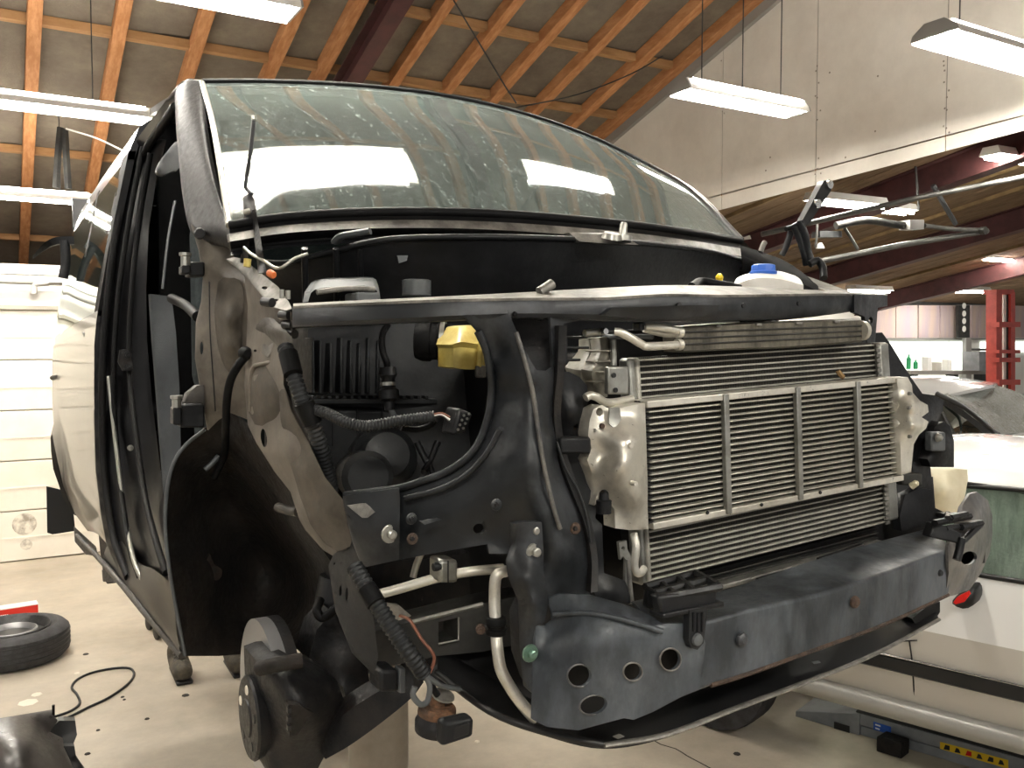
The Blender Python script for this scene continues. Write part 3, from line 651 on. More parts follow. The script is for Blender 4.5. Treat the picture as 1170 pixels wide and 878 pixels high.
for q, r, m in ((((163, 168, 2.83), (146, 260, 2.83), (135, 340, 2.81), (130, 420, 2.79), (131, 480, 2.77), (138, 560, 2.66), (148, 625, 2.5), (160, 660, 2.36)), .008, 'rubber'),
             (((172, 175, 2.74), (158, 260, 2.78), (150, 340, 2.75), (148, 420, 2.72), (156, 500, 2.6), (166, 570, 2.45), (180, 625, 2.2), (190, 655, 2.08)), .008, 'rubber'),
             (((124, 430, 2.80), (128, 470, 2.78), (135, 530, 2.70), (143, 590, 2.6), (153, 640, 2.43), (165, 668, 2.3)), .006, 'zinc'),  # silver line drawn in as the highlight on the glossy jamb
             (((152, 172, 2.90), (136, 245, 2.87), (124, 330, 2.84), (118, 410, 2.82), (117, 480, 2.81), (120, 550, 2.78), (130, 615, 2.68), (147, 660, 2.48)), .011, 'rubber')):
    tube('seal_lip', [A(*p) for p in q], r, m, jb, n=5)
lk = sheet('striker_plate', [(137, 400, 2.70), (146, 399, 2.70), (150, 410, 2.70), (152, 422, 2.70), (140, 424, 2.70), (135, 414, 2.70)], 'darkmetal', jb, thick=.015, step=5)
bolt(A(146, 406, 2.68), jb, .008, 'plastic'); bolt(A(146, 420, 2.68), jb, .008, 'plastic'); bolt(A(149, 512, 2.52), jb, .006, 'zinc')
sill = loft('door_sill', [[A(207, 749, 1.97), A(172, 707, 2.19), A(140, 668, 2.52), (A(118, 640, 2.9))], [A(204, 738, 1.94), A(172, 690, 2.16), A(146, 656, 2.48), A(124, 625, 2.8)], [A(196, 668, 1.97), A(176, 652, 2.2), A(160, 645, 2.38), A(140, 620, 2.6)]], 'jamb', van, n=4, nr=4, thick=.02)
tube('sill_edge', [A(208, 750, 1.96), A(172, 708, 2.18), A(140, 669, 2.51), A(112, 637, 2.95), A(88, 612, 3.9)], .008, 'taupedark', van, n=4)
# interior: trim panel, seat, dark bulkhead
tp = sheet('trim_panel', [(172, 336, 2.55), (196, 339, 2.5), (201, 380, 2.45), (205, 440, 2.42), (207, 530, 2.35), (206, 600, 2.2), (192, 600, 2.3), (184, 500, 2.45), (178, 420, 2.5), (174, 370, 2.55)], 'trimgrey', van, thick=.04, step=8)
def rbox(name, a, b, m, parent, bevel=.05, sub=0):
    return box(name, a, b, m, parent, bevel, seg=4, sub=sub)
seat = rbox('seat_back', (.47, 2.45, 1.85), (1.0, 2.63, 2.36), 'seatcloth', van, .06)
rbox('head_rest', (.6, 2.5, 2.40), (.88, 2.6, 2.58), 'seatcloth', seat, .04)
rbox('seat_cushion', (.47, 2.1, 1.68), (1.0, 2.6, 1.86), 'seatcloth', van, .05)
s2 = rbox('seat_back', (1.35, 2.45, 1.85), (1.9, 2.63, 2.36), 'seatcloth', van, .06)
rbox('head_rest', (1.48, 2.5, 2.40), (1.76, 2.6, 2.58), 'seatcloth', s2, .04)
box('cab_floor', (.42, 2.35, 1.5), (1.98, 2.86, 1.54), 'rubber', van)
loft('dashboard', [[V(.5, 1.95, 2.16), V(1.2, 1.68, 2.18), V(1.9, 1.95, 2.16)], [V(.5, 2.15, 2.14), V(1.2, 2.05, 2.18), V(1.9, 2.15, 2.14)], [V(.5, 2.25, 1.95), V(1.2, 2.18, 1.95), V(1.9, 2.25, 1.95)]], 'plastic', van, n=5, nr=4, thick=.02, back=(0, 0, -1))
st_ = lathe('steering_wheel', (1.62, 2.3, 2.1), (0, -.6, .8), [(0, .17), (.01, .185), (.02, .19), (.03, .185), (.04, .17), (.02, .155)], 'plastic', van)
tube('belt', [A(200, 230, 2.5), A(192, 275, 2.5), A(186, 330, 2.5)], .012, 'greyplastic', van, n=3, flat=.3)
box('partition', (.44, 2.9, 1.5), (1.96, 2.93, 2.68), 'rubber', van)
tube('door_check_cable', [A(196, 341, 2.3), A(212, 349, 2.2), A(226, 362, 2.0)], .012, 'rubber', van, n=4)
# hinges on the pillar
for (x0, y0, x1, y1, Y) in ((208, 299, 222, 316, 1.86), (198, 462, 224, 489, 1.86)):
    hb = pbox('door_hinge', x0+8, y0, 234, y1, Y, .05, 'plastic', van, .004)
    pbox('hinge_arm', x0, y0+4, x0+10, y1-3, Y-.02, .04, 'plastic', hb, .003)
    lathe('hinge_pin', A(x0+4, y0+6, Y-.01), (0, 0, 1), [(0, .009), (.02, .009), (.022, .012), (.028, .012)], 'zinc', hb, seg=10)
sheet('hinge_cover', [(210, 462, 1.9), (214, 450, 1.9), (225, 441, 1.9), (233, 440, 1.88), (234, 465, 1.88), (222, 475, 1.9)], 'taupedark', van, thick=.03, step=6)
# ---- hinge pillar and inner fender
hp = sheet('hinge_pillar', [(219, 256, 1.89), (232, 272, 1.86), (264, 283, 1.84), (270, 300, 1.82), (282, 318, 1.76), (285, 350, 1.74), (283, 400, 1.76), (285, 440, 1.78), (284, 480, 1.80), (264, 472, 1.84), (250, 480, 1.87), (238, 492, 1.90), (234, 470, 1.89), (229, 440, 1.89), (224, 410, 1.89), (225, 368, 1.89), (231, 345, 1.88), (233, 318, 1.87), (228, 285, 1.87)], 'taupe', van,
           holes=[circ(231, 398, 2.6, 8, 14)], extra=[(250, 330, 1.83), (248, 400, 1.84), (250, 450, 1.85)], thick=.012, step=7)
sheet('pillar_bulge', [(252, 322, 1.81), (262, 318, 1.79), (273, 320, 1.77), (279, 340, 1.75), (276, 370, 1.76), (275, 405, 1.77), (268, 426, 1.79), (259, 420, 1.81), (252, 400, 1.82), (248, 365, 1.82)], 'taupemid', hp, extra=[(264, 365, 1.745), (262, 395, 1.76)], thick=.03, step=5, round_=2)
tube('pillar_seam', [A(*q) for q in ((239, 322, 1.85), (240, 380, 1.84), (244, 440, 1.84), (246, 470, 1.85))], .0013, 'black', hp, n=3)
lathe('pillar_hole', A(228, 267, 1.845), (0, -1, 0), [(0, .012), (.004, .010)], 'black', hp, seg=10)
fe = sheet('inner_fender', [(268, 298, 1.79), (300, 332, 1.60), (333, 357, 1.43), (334, 394, 1.43), (324, 404, 1.47), (324, 440, 1.47), (335, 466, 1.44), (353, 507, 1.40), (371, 545, 1.36), (397, 578, 1.32), (407, 599, 1.31), (408, 630, 1.305), (388, 640, 1.36), (371, 630, 1.41), (350, 607, 1.45), (343, 594, 1.46), (333, 563, 1.50), (315, 540, 1.56), (294, 507, 1.63), (284, 486, 1.68), (280, 440, 1.72), (282, 400, 1.72), (284, 350, 1.72), (280, 315, 1.75)], 'taupe', van,
           holes=[circ(302, 501, 4, 11, 14, -8), circ(292, 401, 2.2, 1.6, 8)],
           extra=[(310, 460, 1.56), (330, 520, 1.45), (360, 580, 1.38), (305, 380, 1.6)], thick=.006, step=8)
# darker tone of the lower rail is its own pressing
sheet('fender_rail', [(333, 470, 1.43), (353, 507, 1.385), (371, 545, 1.345), (397, 578, 1.305), (406, 599, 1.295), (400, 625, 1.31), (385, 630, 1.34), (372, 622, 1.37), (356, 600, 1.40), (345, 570, 1.43), (330, 520, 1.47), (322, 480, 1.49), (320, 445, 1.5), (326, 445, 1.46)], 'taupemid', fe, extra=[(350, 540, 1.385), (375, 585, 1.335)], thick=.008, step=8)
sheet('rail_end', [(398, 590, 1.29), (407, 600, 1.285), (413, 655, 1.275), (426, 700, 1.265), (432, 750, 1.26), (428, 772, 1.27), (404, 748, 1.31), (385, 700, 1.35), (377, 648, 1.385), (384, 632, 1.37), (398, 630, 1.32)], 'ribplastic', fe, holes=[circ(383, 645, 2, 2, 8), circ(391, 644, 2, 2, 8), circ(390, 676, 2.5, 7, 10), circ(397, 680, 2.5, 9, 10)], thick=.008, step=7)
sheet('bracket_box', [(288, 424, 1.64), (300, 416, 1.60), (322, 413, 1.52), (326, 430, 1.5), (324, 470, 1.5), (330, 500, 1.47), (318, 505, 1.52), (306, 488, 1.58), (294, 486, 1.62), (286, 470, 1.66)], 'taupemid', fe, extra=[(310, 440, 1.53), (305, 470, 1.55)], thick=.02, step=6)
tube('bracket_edge', [A(*q) for q in ((286, 470, 1.655), (288, 424, 1.635), (300, 416, 1.595), (322, 413, 1.515))], .004, 'taupe', fe, n=5)
sheet('bracket_slot', [(291, 430, 1.615), (295, 428, 1.605), (297, 440, 1.6), (294, 460, 1.615), (289, 474, 1.64), (287, 472, 1.65), (290, 455, 1.63)], 'taupe', fe, thick=.008, step=4)
sheet('upper_arm', [(295, 376, 1.60), (301, 366, 1.56), (312, 364, 1.52), (333, 385, 1.41), (334, 395, 1.41), (326, 400, 1.44), (318, 393, 1.49), (306, 381, 1.55)], 'taupedark', fe, extra=[(314, 378, 1.48)], thick=.02, step=5, round_=2)
sheet('clip', [(302, 393, 1.58), (308, 396, 1.56), (313, 392, 1.54), (310, 402, 1.55), (306, 408, 1.56), (301, 404, 1.58)], 'worn', fe, thick=.01, step=4)
strp = sheet('fender_strip', [(259, 296, 1.80), (268, 294, 1.78), (278, 296, 1.74), (298, 312, 1.63), (318, 328, 1.53), (330, 345, 1.46), (334, 353, 1.42), (326, 355, 1.44), (312, 351, 1.49), (300, 337, 1.56), (284, 318, 1.68), (270, 305, 1.76)], 'worn', van, holes=[circ(303, 329, 4, 1.8, 10), circ(316, 343, 3, 1.4, 10)], thick=.01, step=5)
strp['label'] = 'bare scratched metal fender strip'
for q in ((306, 345), (326, 360), (330, 371), (332, 381)): tube('clip', [A(q[0]-5, q[1], 1.46), A(q[0]+5, q[1]+1, 1.44)], .008, 'black', strp, n=1)
for q in ((322, 331), (329, 332)): tube('stud', [A(q[0], q[1]+10, 1.44), A(q[0], q[1], 1.44)], .004, 'zinc', strp, n=1)
# black liner of the wheel well
wl = sheet('wheel_liner', [(234, 490, 1.93), (248, 478, 1.91), (264, 471, 1.88), (284, 484, 1.78), (296, 505, 1.72), (318, 538, 1.66), (336, 562, 1.60), (352, 604, 1.55), (380, 645, 1.50), (392, 700, 1.52), (384, 745, 1.6), (330, 742, 1.9), (300, 746, 2.0), (250, 750, 2.05), (211, 750, 1.98), (203, 705, 1.95), (195, 655, 1.94), (190, 605, 1.95), (191, 560, 1.95), (199, 527, 1.95), (212, 508, 1.95)], 'liner', van,
      extra=[(255, 560, 2.15), (290, 620, 2.3), (250, 650, 2.15), (330, 650, 2.2), (300, 700, 2.25)], thick=.006, step=12)
tube('liner_rim', [A(*q) for q in ((234, 491, 1.92), (213, 508, 1.94), (199, 528, 1.94), (191, 560, 1.94), (189, 605, 1.94), (194, 655, 1.93), (203, 706, 1.94), (211, 749, 1.96))], .004, 'greyplastic', wl, n=5)
sheet('rust_patch', [(226, 655, 2.085), (235, 642, 2.10), (240, 634, 2.11), (245, 645, 2.12), (254, 652, 2.13), (250, 663, 2.13), (238, 661, 2.11)], 'rustdark', wl, thick=.02, step=6, round_=3)
tube('cable', [A(*q) for q in ((282, 406, 1.70), (272, 418, 1.70), (263, 436, 1.72), (259, 460, 1.74), (258, 490, 1.78), (256, 520, 1.95), (245, 545, 2.0))], .008, 'rubber', van, n=5)
lathe('grommet', A(280, 404, 1.705), (0, -1, 0), [(0, .014), (.012, .012), (.018, .007)], 'rubber', van, seg=14)
tube('liner_clip', [A(234, 537, 1.98), A(242, 530, 1.98), A(250, 521, 1.98)], .006, 'greyplastic', wl, n=2)
tube('liner_clip', [A(318, 580, 1.62), A(328, 583, 1.58), A(340, 585, 1.55)], .009, 'taupedark', wl, n=2)
# ---- cowl below the screen, firewall
def shift(row, dpx, Yd):
    return [A(q[0]+dpx[0], q[1]+dpx[1], q[2]+Yd) for q in row]
B = [(262, 258, 1.71), (330, 248, 1.665), (420, 243, 1.615), (520, 243, 1.585), (620, 248, 1.585), (720, 257, 1.64), (790, 266, 1.72), (846, 275, 1.85)]
loft('cowl_seal', [shift(B, (0, 1), 0), shift(B, (0, 10), -.012)], 'rubber', van, n=5, thick=.02)
loft('scuttle_edge', [shift(B, (0, 9), -.014), shift(B, (1, 18), -.03)], 'worn', van, n=5, thick=.02)
loft('scuttle', [shift(B, (1, 18), -.028), shift(B, (2, 27), .01), shift(B, (2, 34), .0)], 'plastic', van, n=5, nr=3, thick=.01)
FWL = [(305, 300, 1.76), (330, 300, 1.70), (380, 287, 1.62), (440, 274, 1.54), (520, 271, 1.50), (620, 272, 1.50), (720, 277, 1.56), (800, 285, 1.68), (845, 296, 1.8)]
tube('bulkhead_lip', [A(*q) for q in FWL], .006, 'plastic', van, n=4)
loft('bulkhead', [[A(*q) for q in FWL], [A(x, 325+(x-300)*.01, Y+.05) for x, y, Y in FWL], [A(x, 380, Y+.10) for x, y, Y in FWL], [A(x, 560, Y+.25) for x, y, Y in FWL]], 'plastic', van, n=4, nr=4, thick=.02)
for x0, x1 in ((348, 349), (384, 385), (412, 413), (440, 446)):
    tube('bulkhead_rib', [A(x0, 284, 1.58), A(x1, 345, 1.64)], .006, 'plastic', van, n=1)
sheet('label_tag', [(454, 292, 1.53), (466, 292, 1.53), (465, 298, 1.53), (456, 301, 1.53)], 'greyplastic', van, thick=.003, step=6)
tube('cowl_handle', [A(383, 277, 1.60), A(390, 270, 1.58), A(405, 267, 1.56), A(423, 264, 1.54)], .010, 'greyplastic', van, n=4, flat=.6)
# wiper spindle
wsp = sheet('wiper_mount', [(650, 266, 1.52), (690, 266, 1.50), (716, 272, 1.50), (730, 280, 1.50), (700, 279, 1.48), (662, 276, 1.50)], 'worn', van, thick=.02, step=6)
lathe('wiper_spindle', A(711, 276, 1.48), (.1, 0, 1), [(0, .02), (.012, .02), (.013, .009), (.035, .008), (.04, .006)], 'zinc', wsp, seg=12)
lathe('spindle_base', A(699, 273, 1.47), (0, -.3, 1), [(0, .022), (.012, .018)], 'zinc', wsp, seg=14)
# left bonnet hinge with its thin prop
hg1 = thing_part = sheet('bonnet_hinge', [(276, 300, 1.70), (281, 245, 1.70), (279, 225, 1.70), (285, 220, 1.69), (291, 228, 1.68), (294, 250, 1.66), (302, 298, 1.60), (305, 312, 1.58), (297, 312, 1.58), (295, 290, 1.60), (288, 240, 1.66), (286, 265, 1.69), (283, 300, 1.70)], 'darkmetal', van, thick=.014, step=5)
tube('prop_rod', [A(290, 138, 1.72), A(286, 175, 1.72), (A(281, 208, 1.71)), A(281, 215, 1.71), A(288, 222, 1.69)], .004, 'black', hg1, n=4)
lathe('rod_tip', A(290, 137, 1.72), (0, 0, 1), [(0, .005), (.008, .005)], 'zinc', hg1, seg=8)
tube('cross_pin', [A(280, 243, 1.69), A(290, 240, 1.67)], .006, 'zinc', hg1, n=1)
tube('hinge_wire', [A(279, 283, 1.66), A(288, 291, 1.63), A(300, 297, 1.6), A(318, 307, 1.56), (A(336, 296, 1.55)), A(352, 290, 1.54)], .003, 'zinc', van, n=4)
lathe('connector', A(308, 312, 1.56), (.3, -1, -.4), [(0, .007), (.012, .007), (.015, .005)], 'orange', van, seg=10)
tube('clip', [A(283, 296, 1.68), A(282, 305, 1.68)], .007, 'yellowtank', van, n=1)
# ---- engine bay contents
ab = thing_ab = sheet('air_box', [(352, 372, 1.62), (400, 366, 1.60), (470, 368, 1.58), (524, 380, 1.56), (545, 440, 1.54), (552, 500, 1.52), (520, 540, 1.52), (460, 560, 1.53), (380, 560, 1.56), (362, 500, 1.60), (350, 440, 1.62)], 'ribplastic', van, thick=.12, step=14)
for i, x in enumerate((358, 366, 378, 390, 401, 411, 421, 432, 447, 462, 476)):
    y0 = 386+(i % 3)*3; y1 = 450
    qbox('air_box_rib', [A(x-1.5, y1, 1.575-.0003*i), A(x+2, y1, 1.575), A(x+1.5, y0, 1.585), A(x-1, y0, 1.585)], (0, .05, 0), 'ribplastic', ab, .002)
pbox('air_box_flange', 352, 456, 500, 462, 1.545, .05, 'ribplastic', ab)
for k in range(16): pbox('flange_tooth', 358+k*8.5, 452.5, 362+k*8.5, 456, 1.545, .03, 'plastic', ab, .001)
pbox('lower_box', 356, 466, 470, 540, 1.57, .1, 'ribplastic', ab, .01)
for x in (380, 408, 437): pbox('box_groove', x, 468, x+1.2, 510, 1.566, .01, 'black', ab, 0)
eb = loft('fuse_box', [[A(352, 345, 1.45), A(360, 331, 1.46), A(395, 327, 1.46), A(425, 328, 1.45), A(435, 342, 1.44)], [A(354, 333, 1.47), A(364, 322, 1.5), A(395, 319, 1.5), A(426, 319, 1.5), A(433, 330, 1.46)], [A(356, 329, 1.6), A(366, 319, 1.6), A(395, 317, 1.6), A(426, 317, 1.6), A(432, 326, 1.6)]], 'greyplastic', van, n=3, thick=.03)
pbox('fuse_box_latch', 407, 334, 435, 346, 1.43, .06, 'greyplastic', eb, .004)
tube('fuse_box_ridge', [A(362, 334, 1.445), A(395, 330, 1.445), A(428, 331, 1.44)], .005, 'worn', eb, n=3)
lathe('filler_cap', A(476, 338, 1.5), (0, 0, 1), [(0, .027), (.028, .027), (.03, .022)], 'greyplastic', van, seg=20)
dk = lathe('intake_hose', A(475, 390, 1.46), (A(545, 392, 1.40)-A(475, 390, 1.46)), [(0, .031), (.012, .036), (.028, .036), (.03, .033), (.04, .033), (.042, .036), (.05, .036), (.052, .033), (.12, .033)], 'rubber', van, seg=26)
lathe('hose_clamp', A(504, 391, 1.435), (A(545, 392, 1.40)-A(475, 390, 1.46)), [(0, .0385), (.008, .0385)], 'zinc', dk, seg=26)
yt = loft('coolant_tank', [[A(519, 378, 1.37), A(527, 373, 1.36), A(541, 373, 1.36), A(551, 388, 1.37)], [A(517, 390, 1.34), A(527, 386, 1.33), A(543, 388, 1.33), A(554, 393, 1.34)], [A(516, 394, 1.33), A(527, 391, 1.32), A(543, 393, 1.32), A(556, 396, 1.33)], [A(518, 398, 1.34), A(528, 397, 1.33), A(544, 399, 1.33), A(556, 402, 1.34)], [A(518, 420, 1.34), A(528, 422, 1.33), A(545, 422, 1.33), A(556, 418, 1.34)]], 'yellowtank', van, n=4, thick=.06)
tube('tank_pipe', [A(549, 392, 1.325), A(548, 410, 1.325), A(547, 424, 1.325)], .005, 'yellowtank', yt, n=2)
pbox('tank_clip', 545, 418, 556, 432, 1.32, .01, 'worn', yt, .003)
mt = lathe('blower_motor', A(440, 522, 1.47), (-.25, -1, .25), [(-.12, .062), (-.02, .062), (0, .058), (.012, .045), (.03, .04), (.035, .02)], 'ribplastic', van, seg=32)
lathe('motor_neck', A(420, 545, 1.42), (-.2, -1, .1), [(-.08, .045), (0, .045), (.008, .035)], 'ribplastic', mt, seg=24)
for q in (((440, 430), (436, 420)),): pass
wr = tube('sensor_cable', [A(*q) for q in ((443, 372, 1.5), (437, 382, 1.48), (437, 400, 1.46), (442, 415, 1.45), (442, 424, 1.44))], .006, 'rubber', van, n=5)
lathe('sensor_plug', A(443, 420, 1.43), (0, -.1, -1), [(0, .014), (.014, .016), (.02, .012), (.035, .012), (.04, .018), (.055, .018), (.06, .01), (.075, .009)], 'plastic', wr, seg=12)
lathe('sensor_ring', A(443, 437, 1.425), (0, -.1, -1), [(0, .0135), (.006, .0135)], 'zinc', wr, seg=12)
tube('sensor_lead', [A(442, 450, 1.43), A(446, 465, 1.42), A(452, 480, 1.42)], .005, 'greyplastic', wr, n=3)
# harness
hn = tube('wiring_harness', [A(*q) for q in ((326, 398, 1.42), (331, 412, 1.40), (338, 437, 1.38), (347, 461, 1.37), (356, 482, 1.37), (366, 510, 1.38), (373, 535, 1.40), (378, 560, 1.42))], .0135, 'ribplastic', van, n=8, seg=12, ribs=.0075)
tube('harness_wrap', [A(*q) for q in ((329, 404, 1.40), (335, 428, 1.378))], .0155, 'rubber', hn, n=2, seg=12)
tube('harness_wrap', [A(*q) for q in ((347, 460, 1.36), (352, 472, 1.36), (357, 484, 1.36))], .0165, 'rubber', hn, n=2, seg=12)
tube('harness_branch', [A(*q) for q in ((355, 467, 1.36), (375, 473, 1.33), (396, 483, 1.30), (420, 487, 1.28), (458, 481, 1.26), (496, 476, 1.24))], .0095, 'ribplastic', hn, n=8, seg=12, ribs=.005)
for d in (-1.5, 0, 1.5): tube('harness_wire', [A(496, 475+d, 1.24), A(505, 474+d, 1.235), A(514, 480+d*2, 1.23)], .002, ['brownwire', 'housing', 'black'][int(d/1.5)+1], hn, n=4, seg=6)
pg = qbox('plug', [A(517, 498, 1.22), A(533, 494, 1.22), A(541, 473, 1.22), A(524, 466, 1.22)], (.0, .045, .0), 'plastic', hn, .005)
for k in range(4):
    for s in (0, 1):
        lathe('plug_pin', A(523+s*6+k*2.2, 491-k*5.4-s*1.5, 1.219), (0, -1, 0), [(0, .0022), (.002, .0022)], 'zinc', hn, seg=6)
tube('hose_loop', [A(458, 489, 1.28), A(475, 491, 1.28), A(490, 487, 1.27), A(498, 480, 1.26)], .005, 'rubber', van, n=4)
tube('strut', [A(476, 505, 1.45), A(486, 525, 1.44), A(498, 548, 1.42)], .006, 'plastic', van, n=2)
tube('strut', [A(500, 505, 1.45), A(492, 525, 1.44), A(484, 540, 1.42)], .006, 'plastic', van, n=2)
# ---- upper crossmember (lock carrier)
xm_top = [(335, 347, 1.43), (415, 343, 1.29), (500, 339, 1.20), (600, 334, 1.15), (690, 329, 1.14), (760, 326, 1.14), (830, 327, 1.15), (900, 330, 1.17), (960, 333, 1.24), (1014, 336, 1.36)]
xm_fr = [(335, 350, 1.40), (415, 346, 1.25), (500, 342.5, 1.16), (600, 340.5, 1.105), (690, 340, 1.08), (760, 336, 1.075), (830, 337, 1.08), (900, 336, 1.11), (960, 335.5, 1.18), (1014, 337.5, 1.30)]
xm_md = [(335, 362, 1.395), (415, 359, 1.245), (500, 355, 1.155), (600, 352, 1.10), (690, 352, 1.075), (760, 350, 1.07), (830, 349, 1.075), (900, 349, 1.105), (960, 346, 1.175), (1014, 343, 1.295)]
xm_bt = [(335, 374, 1.40), (415, 371, 1.25), (500, 367, 1.16), (600, 363, 1.105), (690, 366, 1.085), (760, 367, 1.08), (830, 366, 1.085), (900, 364, 1.115), (960, 357, 1.185), (1014, 349, 1.30)]
xm = loft('crossmember', [[A(*q) for q in r] for r in (xm_fr, xm_md, xm_bt, [(x, y+1, Y+.05) for x, y, Y in xm_bt])], 'frontmetal', van, n=5, nr=2, thick=.004)
loft('crossmember_flange', [[A(*q) for q in xm_top], [A(x, y, Y-.003) for x, y, Y in xm_fr]], 'flange', xm, n=5, thick=.004, back=(0, 0, -1))
for q in ((775, 349), (849, 349.5), (912, 347)):
    lathe('locating_hole', A(q[0], q[1], 1.068 if q[0] < 880 else 1.105), (0, -1, 0), [(0, .0045), (.003, .0045)], 'black', xm, seg=12)
sheet('pressing', [(688, 360, 1.068), (700, 352, 1.062), (790, 349, 1.055), (822, 349, 1.06), (818, 360, 1.066), (780, 364, 1.07), (730, 365, 1.07)], 'frontmetal', xm, thick=.012, step=8, round_=1)
tube('latch_lever', [A(616, 334, 1.13), A(624, 329, 1.13), A(631, 324, 1.13)], .008, 'worn', van, n=2)
sheet('crossmember_end', [(976, 337, 1.20), (1014, 338, 1.28), (1014, 349, 1.29), (1003, 352, 1.27), (1000, 392, 1.27), (991, 392, 1.26), (988, 362, 1.23), (976, 357, 1.19)], 'frontmetal', van, holes=[circ(995, 366, 2.4, 4, 10)], thick=.01, step=6)
# ---- front panel around the missing headlamp
fp = sheet('front_panel', [(531, 362, 1.13), (560, 356, 1.12), (600, 352, 1.10), (648, 352, 1.09), (690, 354, 1.085), (672, 364, 1.09), (644, 370, 1.10), (639, 380, 1.10), (637, 424, 1.10), (634, 475, 1.11), (640, 523, 1.11), (652, 558, 1.10), (668, 599, 1.09), (675, 640, 1.08), (674, 680, 1.07), (650, 690, 1.06), (624, 692, 1.05), (622, 650, 1.06), (600, 640, 1.09), (587, 633, 1.11), (559, 633, 1.13), (557, 622, 1.14), (510, 630, 1.18), (456, 640, 1.24), (415, 649, 1.30), (404, 620, 1.31), (394, 577, 1.32), (393, 565, 1.33), (425, 561, 1.29), (456, 557, 1.25), (485, 548, 1.22), (511, 538, 1.19), (534, 522, 1.17), (548, 503, 1.16), (558, 475, 1.15), (562, 445, 1.145), (560, 423, 1.14), (555, 398, 1.14), (546, 378, 1.14)], 'frontmetal', van,
           holes=[[(585, 352), (592, 349), (622, 349), (628, 354), (631, 405), (631, 420), (626, 424), (613, 423), (606, 412), (590, 378), (584, 364)], circ(547.5, 604.5, 7, 6, 14)],
           extra=[(592, 390, 1.085), (604, 430, 1.072), (613, 480, 1.066), (621, 530, 1.06), (632, 580, 1.05), (645, 625, 1.045), (572, 400, 1.13), (578, 450, 1.125), (574, 500, 1.12), (560, 540, 1.13), (628, 470, 1.09), (632, 510, 1.085), (600, 590, 1.08), (520, 580, 1.165), (460, 600, 1.235)], thick=.006, step=8)
fp['label'] = 'dark grey pressed front panel with headlamp opening'
rc = sheet('opening_back', [(578, 345, 1.16), (632, 345, 1.16), (636, 430, 1.16), (604, 430, 1.16), (578, 372, 1.16)], 'darkmetal', fp, thick=.01, step=20)
lathe('rubber_stop', A(588, 359, 1.10), (0, -1, 0), [(0, .004), (.003, .003)], 'rubber', fp, seg=10)
# inner rolled edge of the arch
tube('arch_flange', [A(*q) for q in ((394, 566, 1.325), (425, 562, 1.285), (456, 558, 1.245), (485, 549, 1.215), (511, 539, 1.185), (534, 523, 1.165), (548, 504, 1.155), (558, 476, 1.145), (562, 446, 1.14), (560, 424, 1.135), (555, 399, 1.135), (546, 379, 1.135))], .006, 'frontmetal', fp, n=4)
tube('arch_groove', [A(*q) for q in ((462, 570, 1.222), (500, 560, 1.18), (530, 545, 1.15), (555, 520, 1.12), (572, 490, 1.09))], .0045, 'frontmetal', fp, n=5)
tube('panel_ridge', [A(*q) for q in ((590, 380, 1.082), (599, 410, 1.073), (608, 445, 1.066), (614, 485, 1.062), (621, 530, 1.056), (631, 575, 1.047), (640, 605, 1.043))], .0035, 'ridge', fp, n=5)
lathe('boss', A(616, 355, 1.12), (0, -1, 0), [(0, .016), (.012, .014), (.016, .008)], 'frontmetal', fp, seg=16)
sheet('arm_cover', [(393, 567, 1.30), (456, 558, 1.225), (457, 570, 1.215), (456, 640, 1.215), (415, 649, 1.275), (404, 620, 1.285), (394, 578, 1.30)], 'frontmetal', fp, extra=[(430, 575, 1.245), (430, 610, 1.235)], thick=.006, step=8)
sheet('cover_lip', [(397, 578, 1.285), (440, 572, 1.235), (436, 580, 1.235), (420, 592, 1.25), (414, 592, 1.255), (404, 584, 1.275)], 'worn', fp, thick=.003, step=6)
def washer_bolt(px, py, Y, m='zinc', r=.009, parent=fp):
    p = A(px, py, Y); b = bolt(p, parent, r, m)
    lathe('washer', p+V(0, .001, 0), (0, -1, 0), [(0, r*1.6), (.0025, r*1.5)], m, b, seg=18)
washer_bolt(446, 610.5, 1.215); washer_bolt(610.5, 606, 1.045, r=.007); washer_bolt(610.5, 630.5, 1.04, r=.008)
for q, Y in (((470, 593), 1.185), ((471, 616), 1.185), ((567, 577), 1.085), ((657, 604), 1.04)):
    rv = lathe('rivet', A(q[0], q[1], Y), (0, -1, 0), [(0, .009), (.003, .008), (.005, .004)], 'rust' if q[0] in (471, 657) else 'frontmetal', fp, seg=14)
    lathe('rivet_core', A(q[0], q[1], Y-.004), (0, -1, 0), [(0, .004), (.003, .003)], 'darkmetal', rv, seg=10)
sheet('dent_strip', [(480, 596, 1.165), (500, 592, 1.155), (505, 594, 1.155), (485, 600, 1.16)], 'frontmetal', fp, thick=.004, step=5)
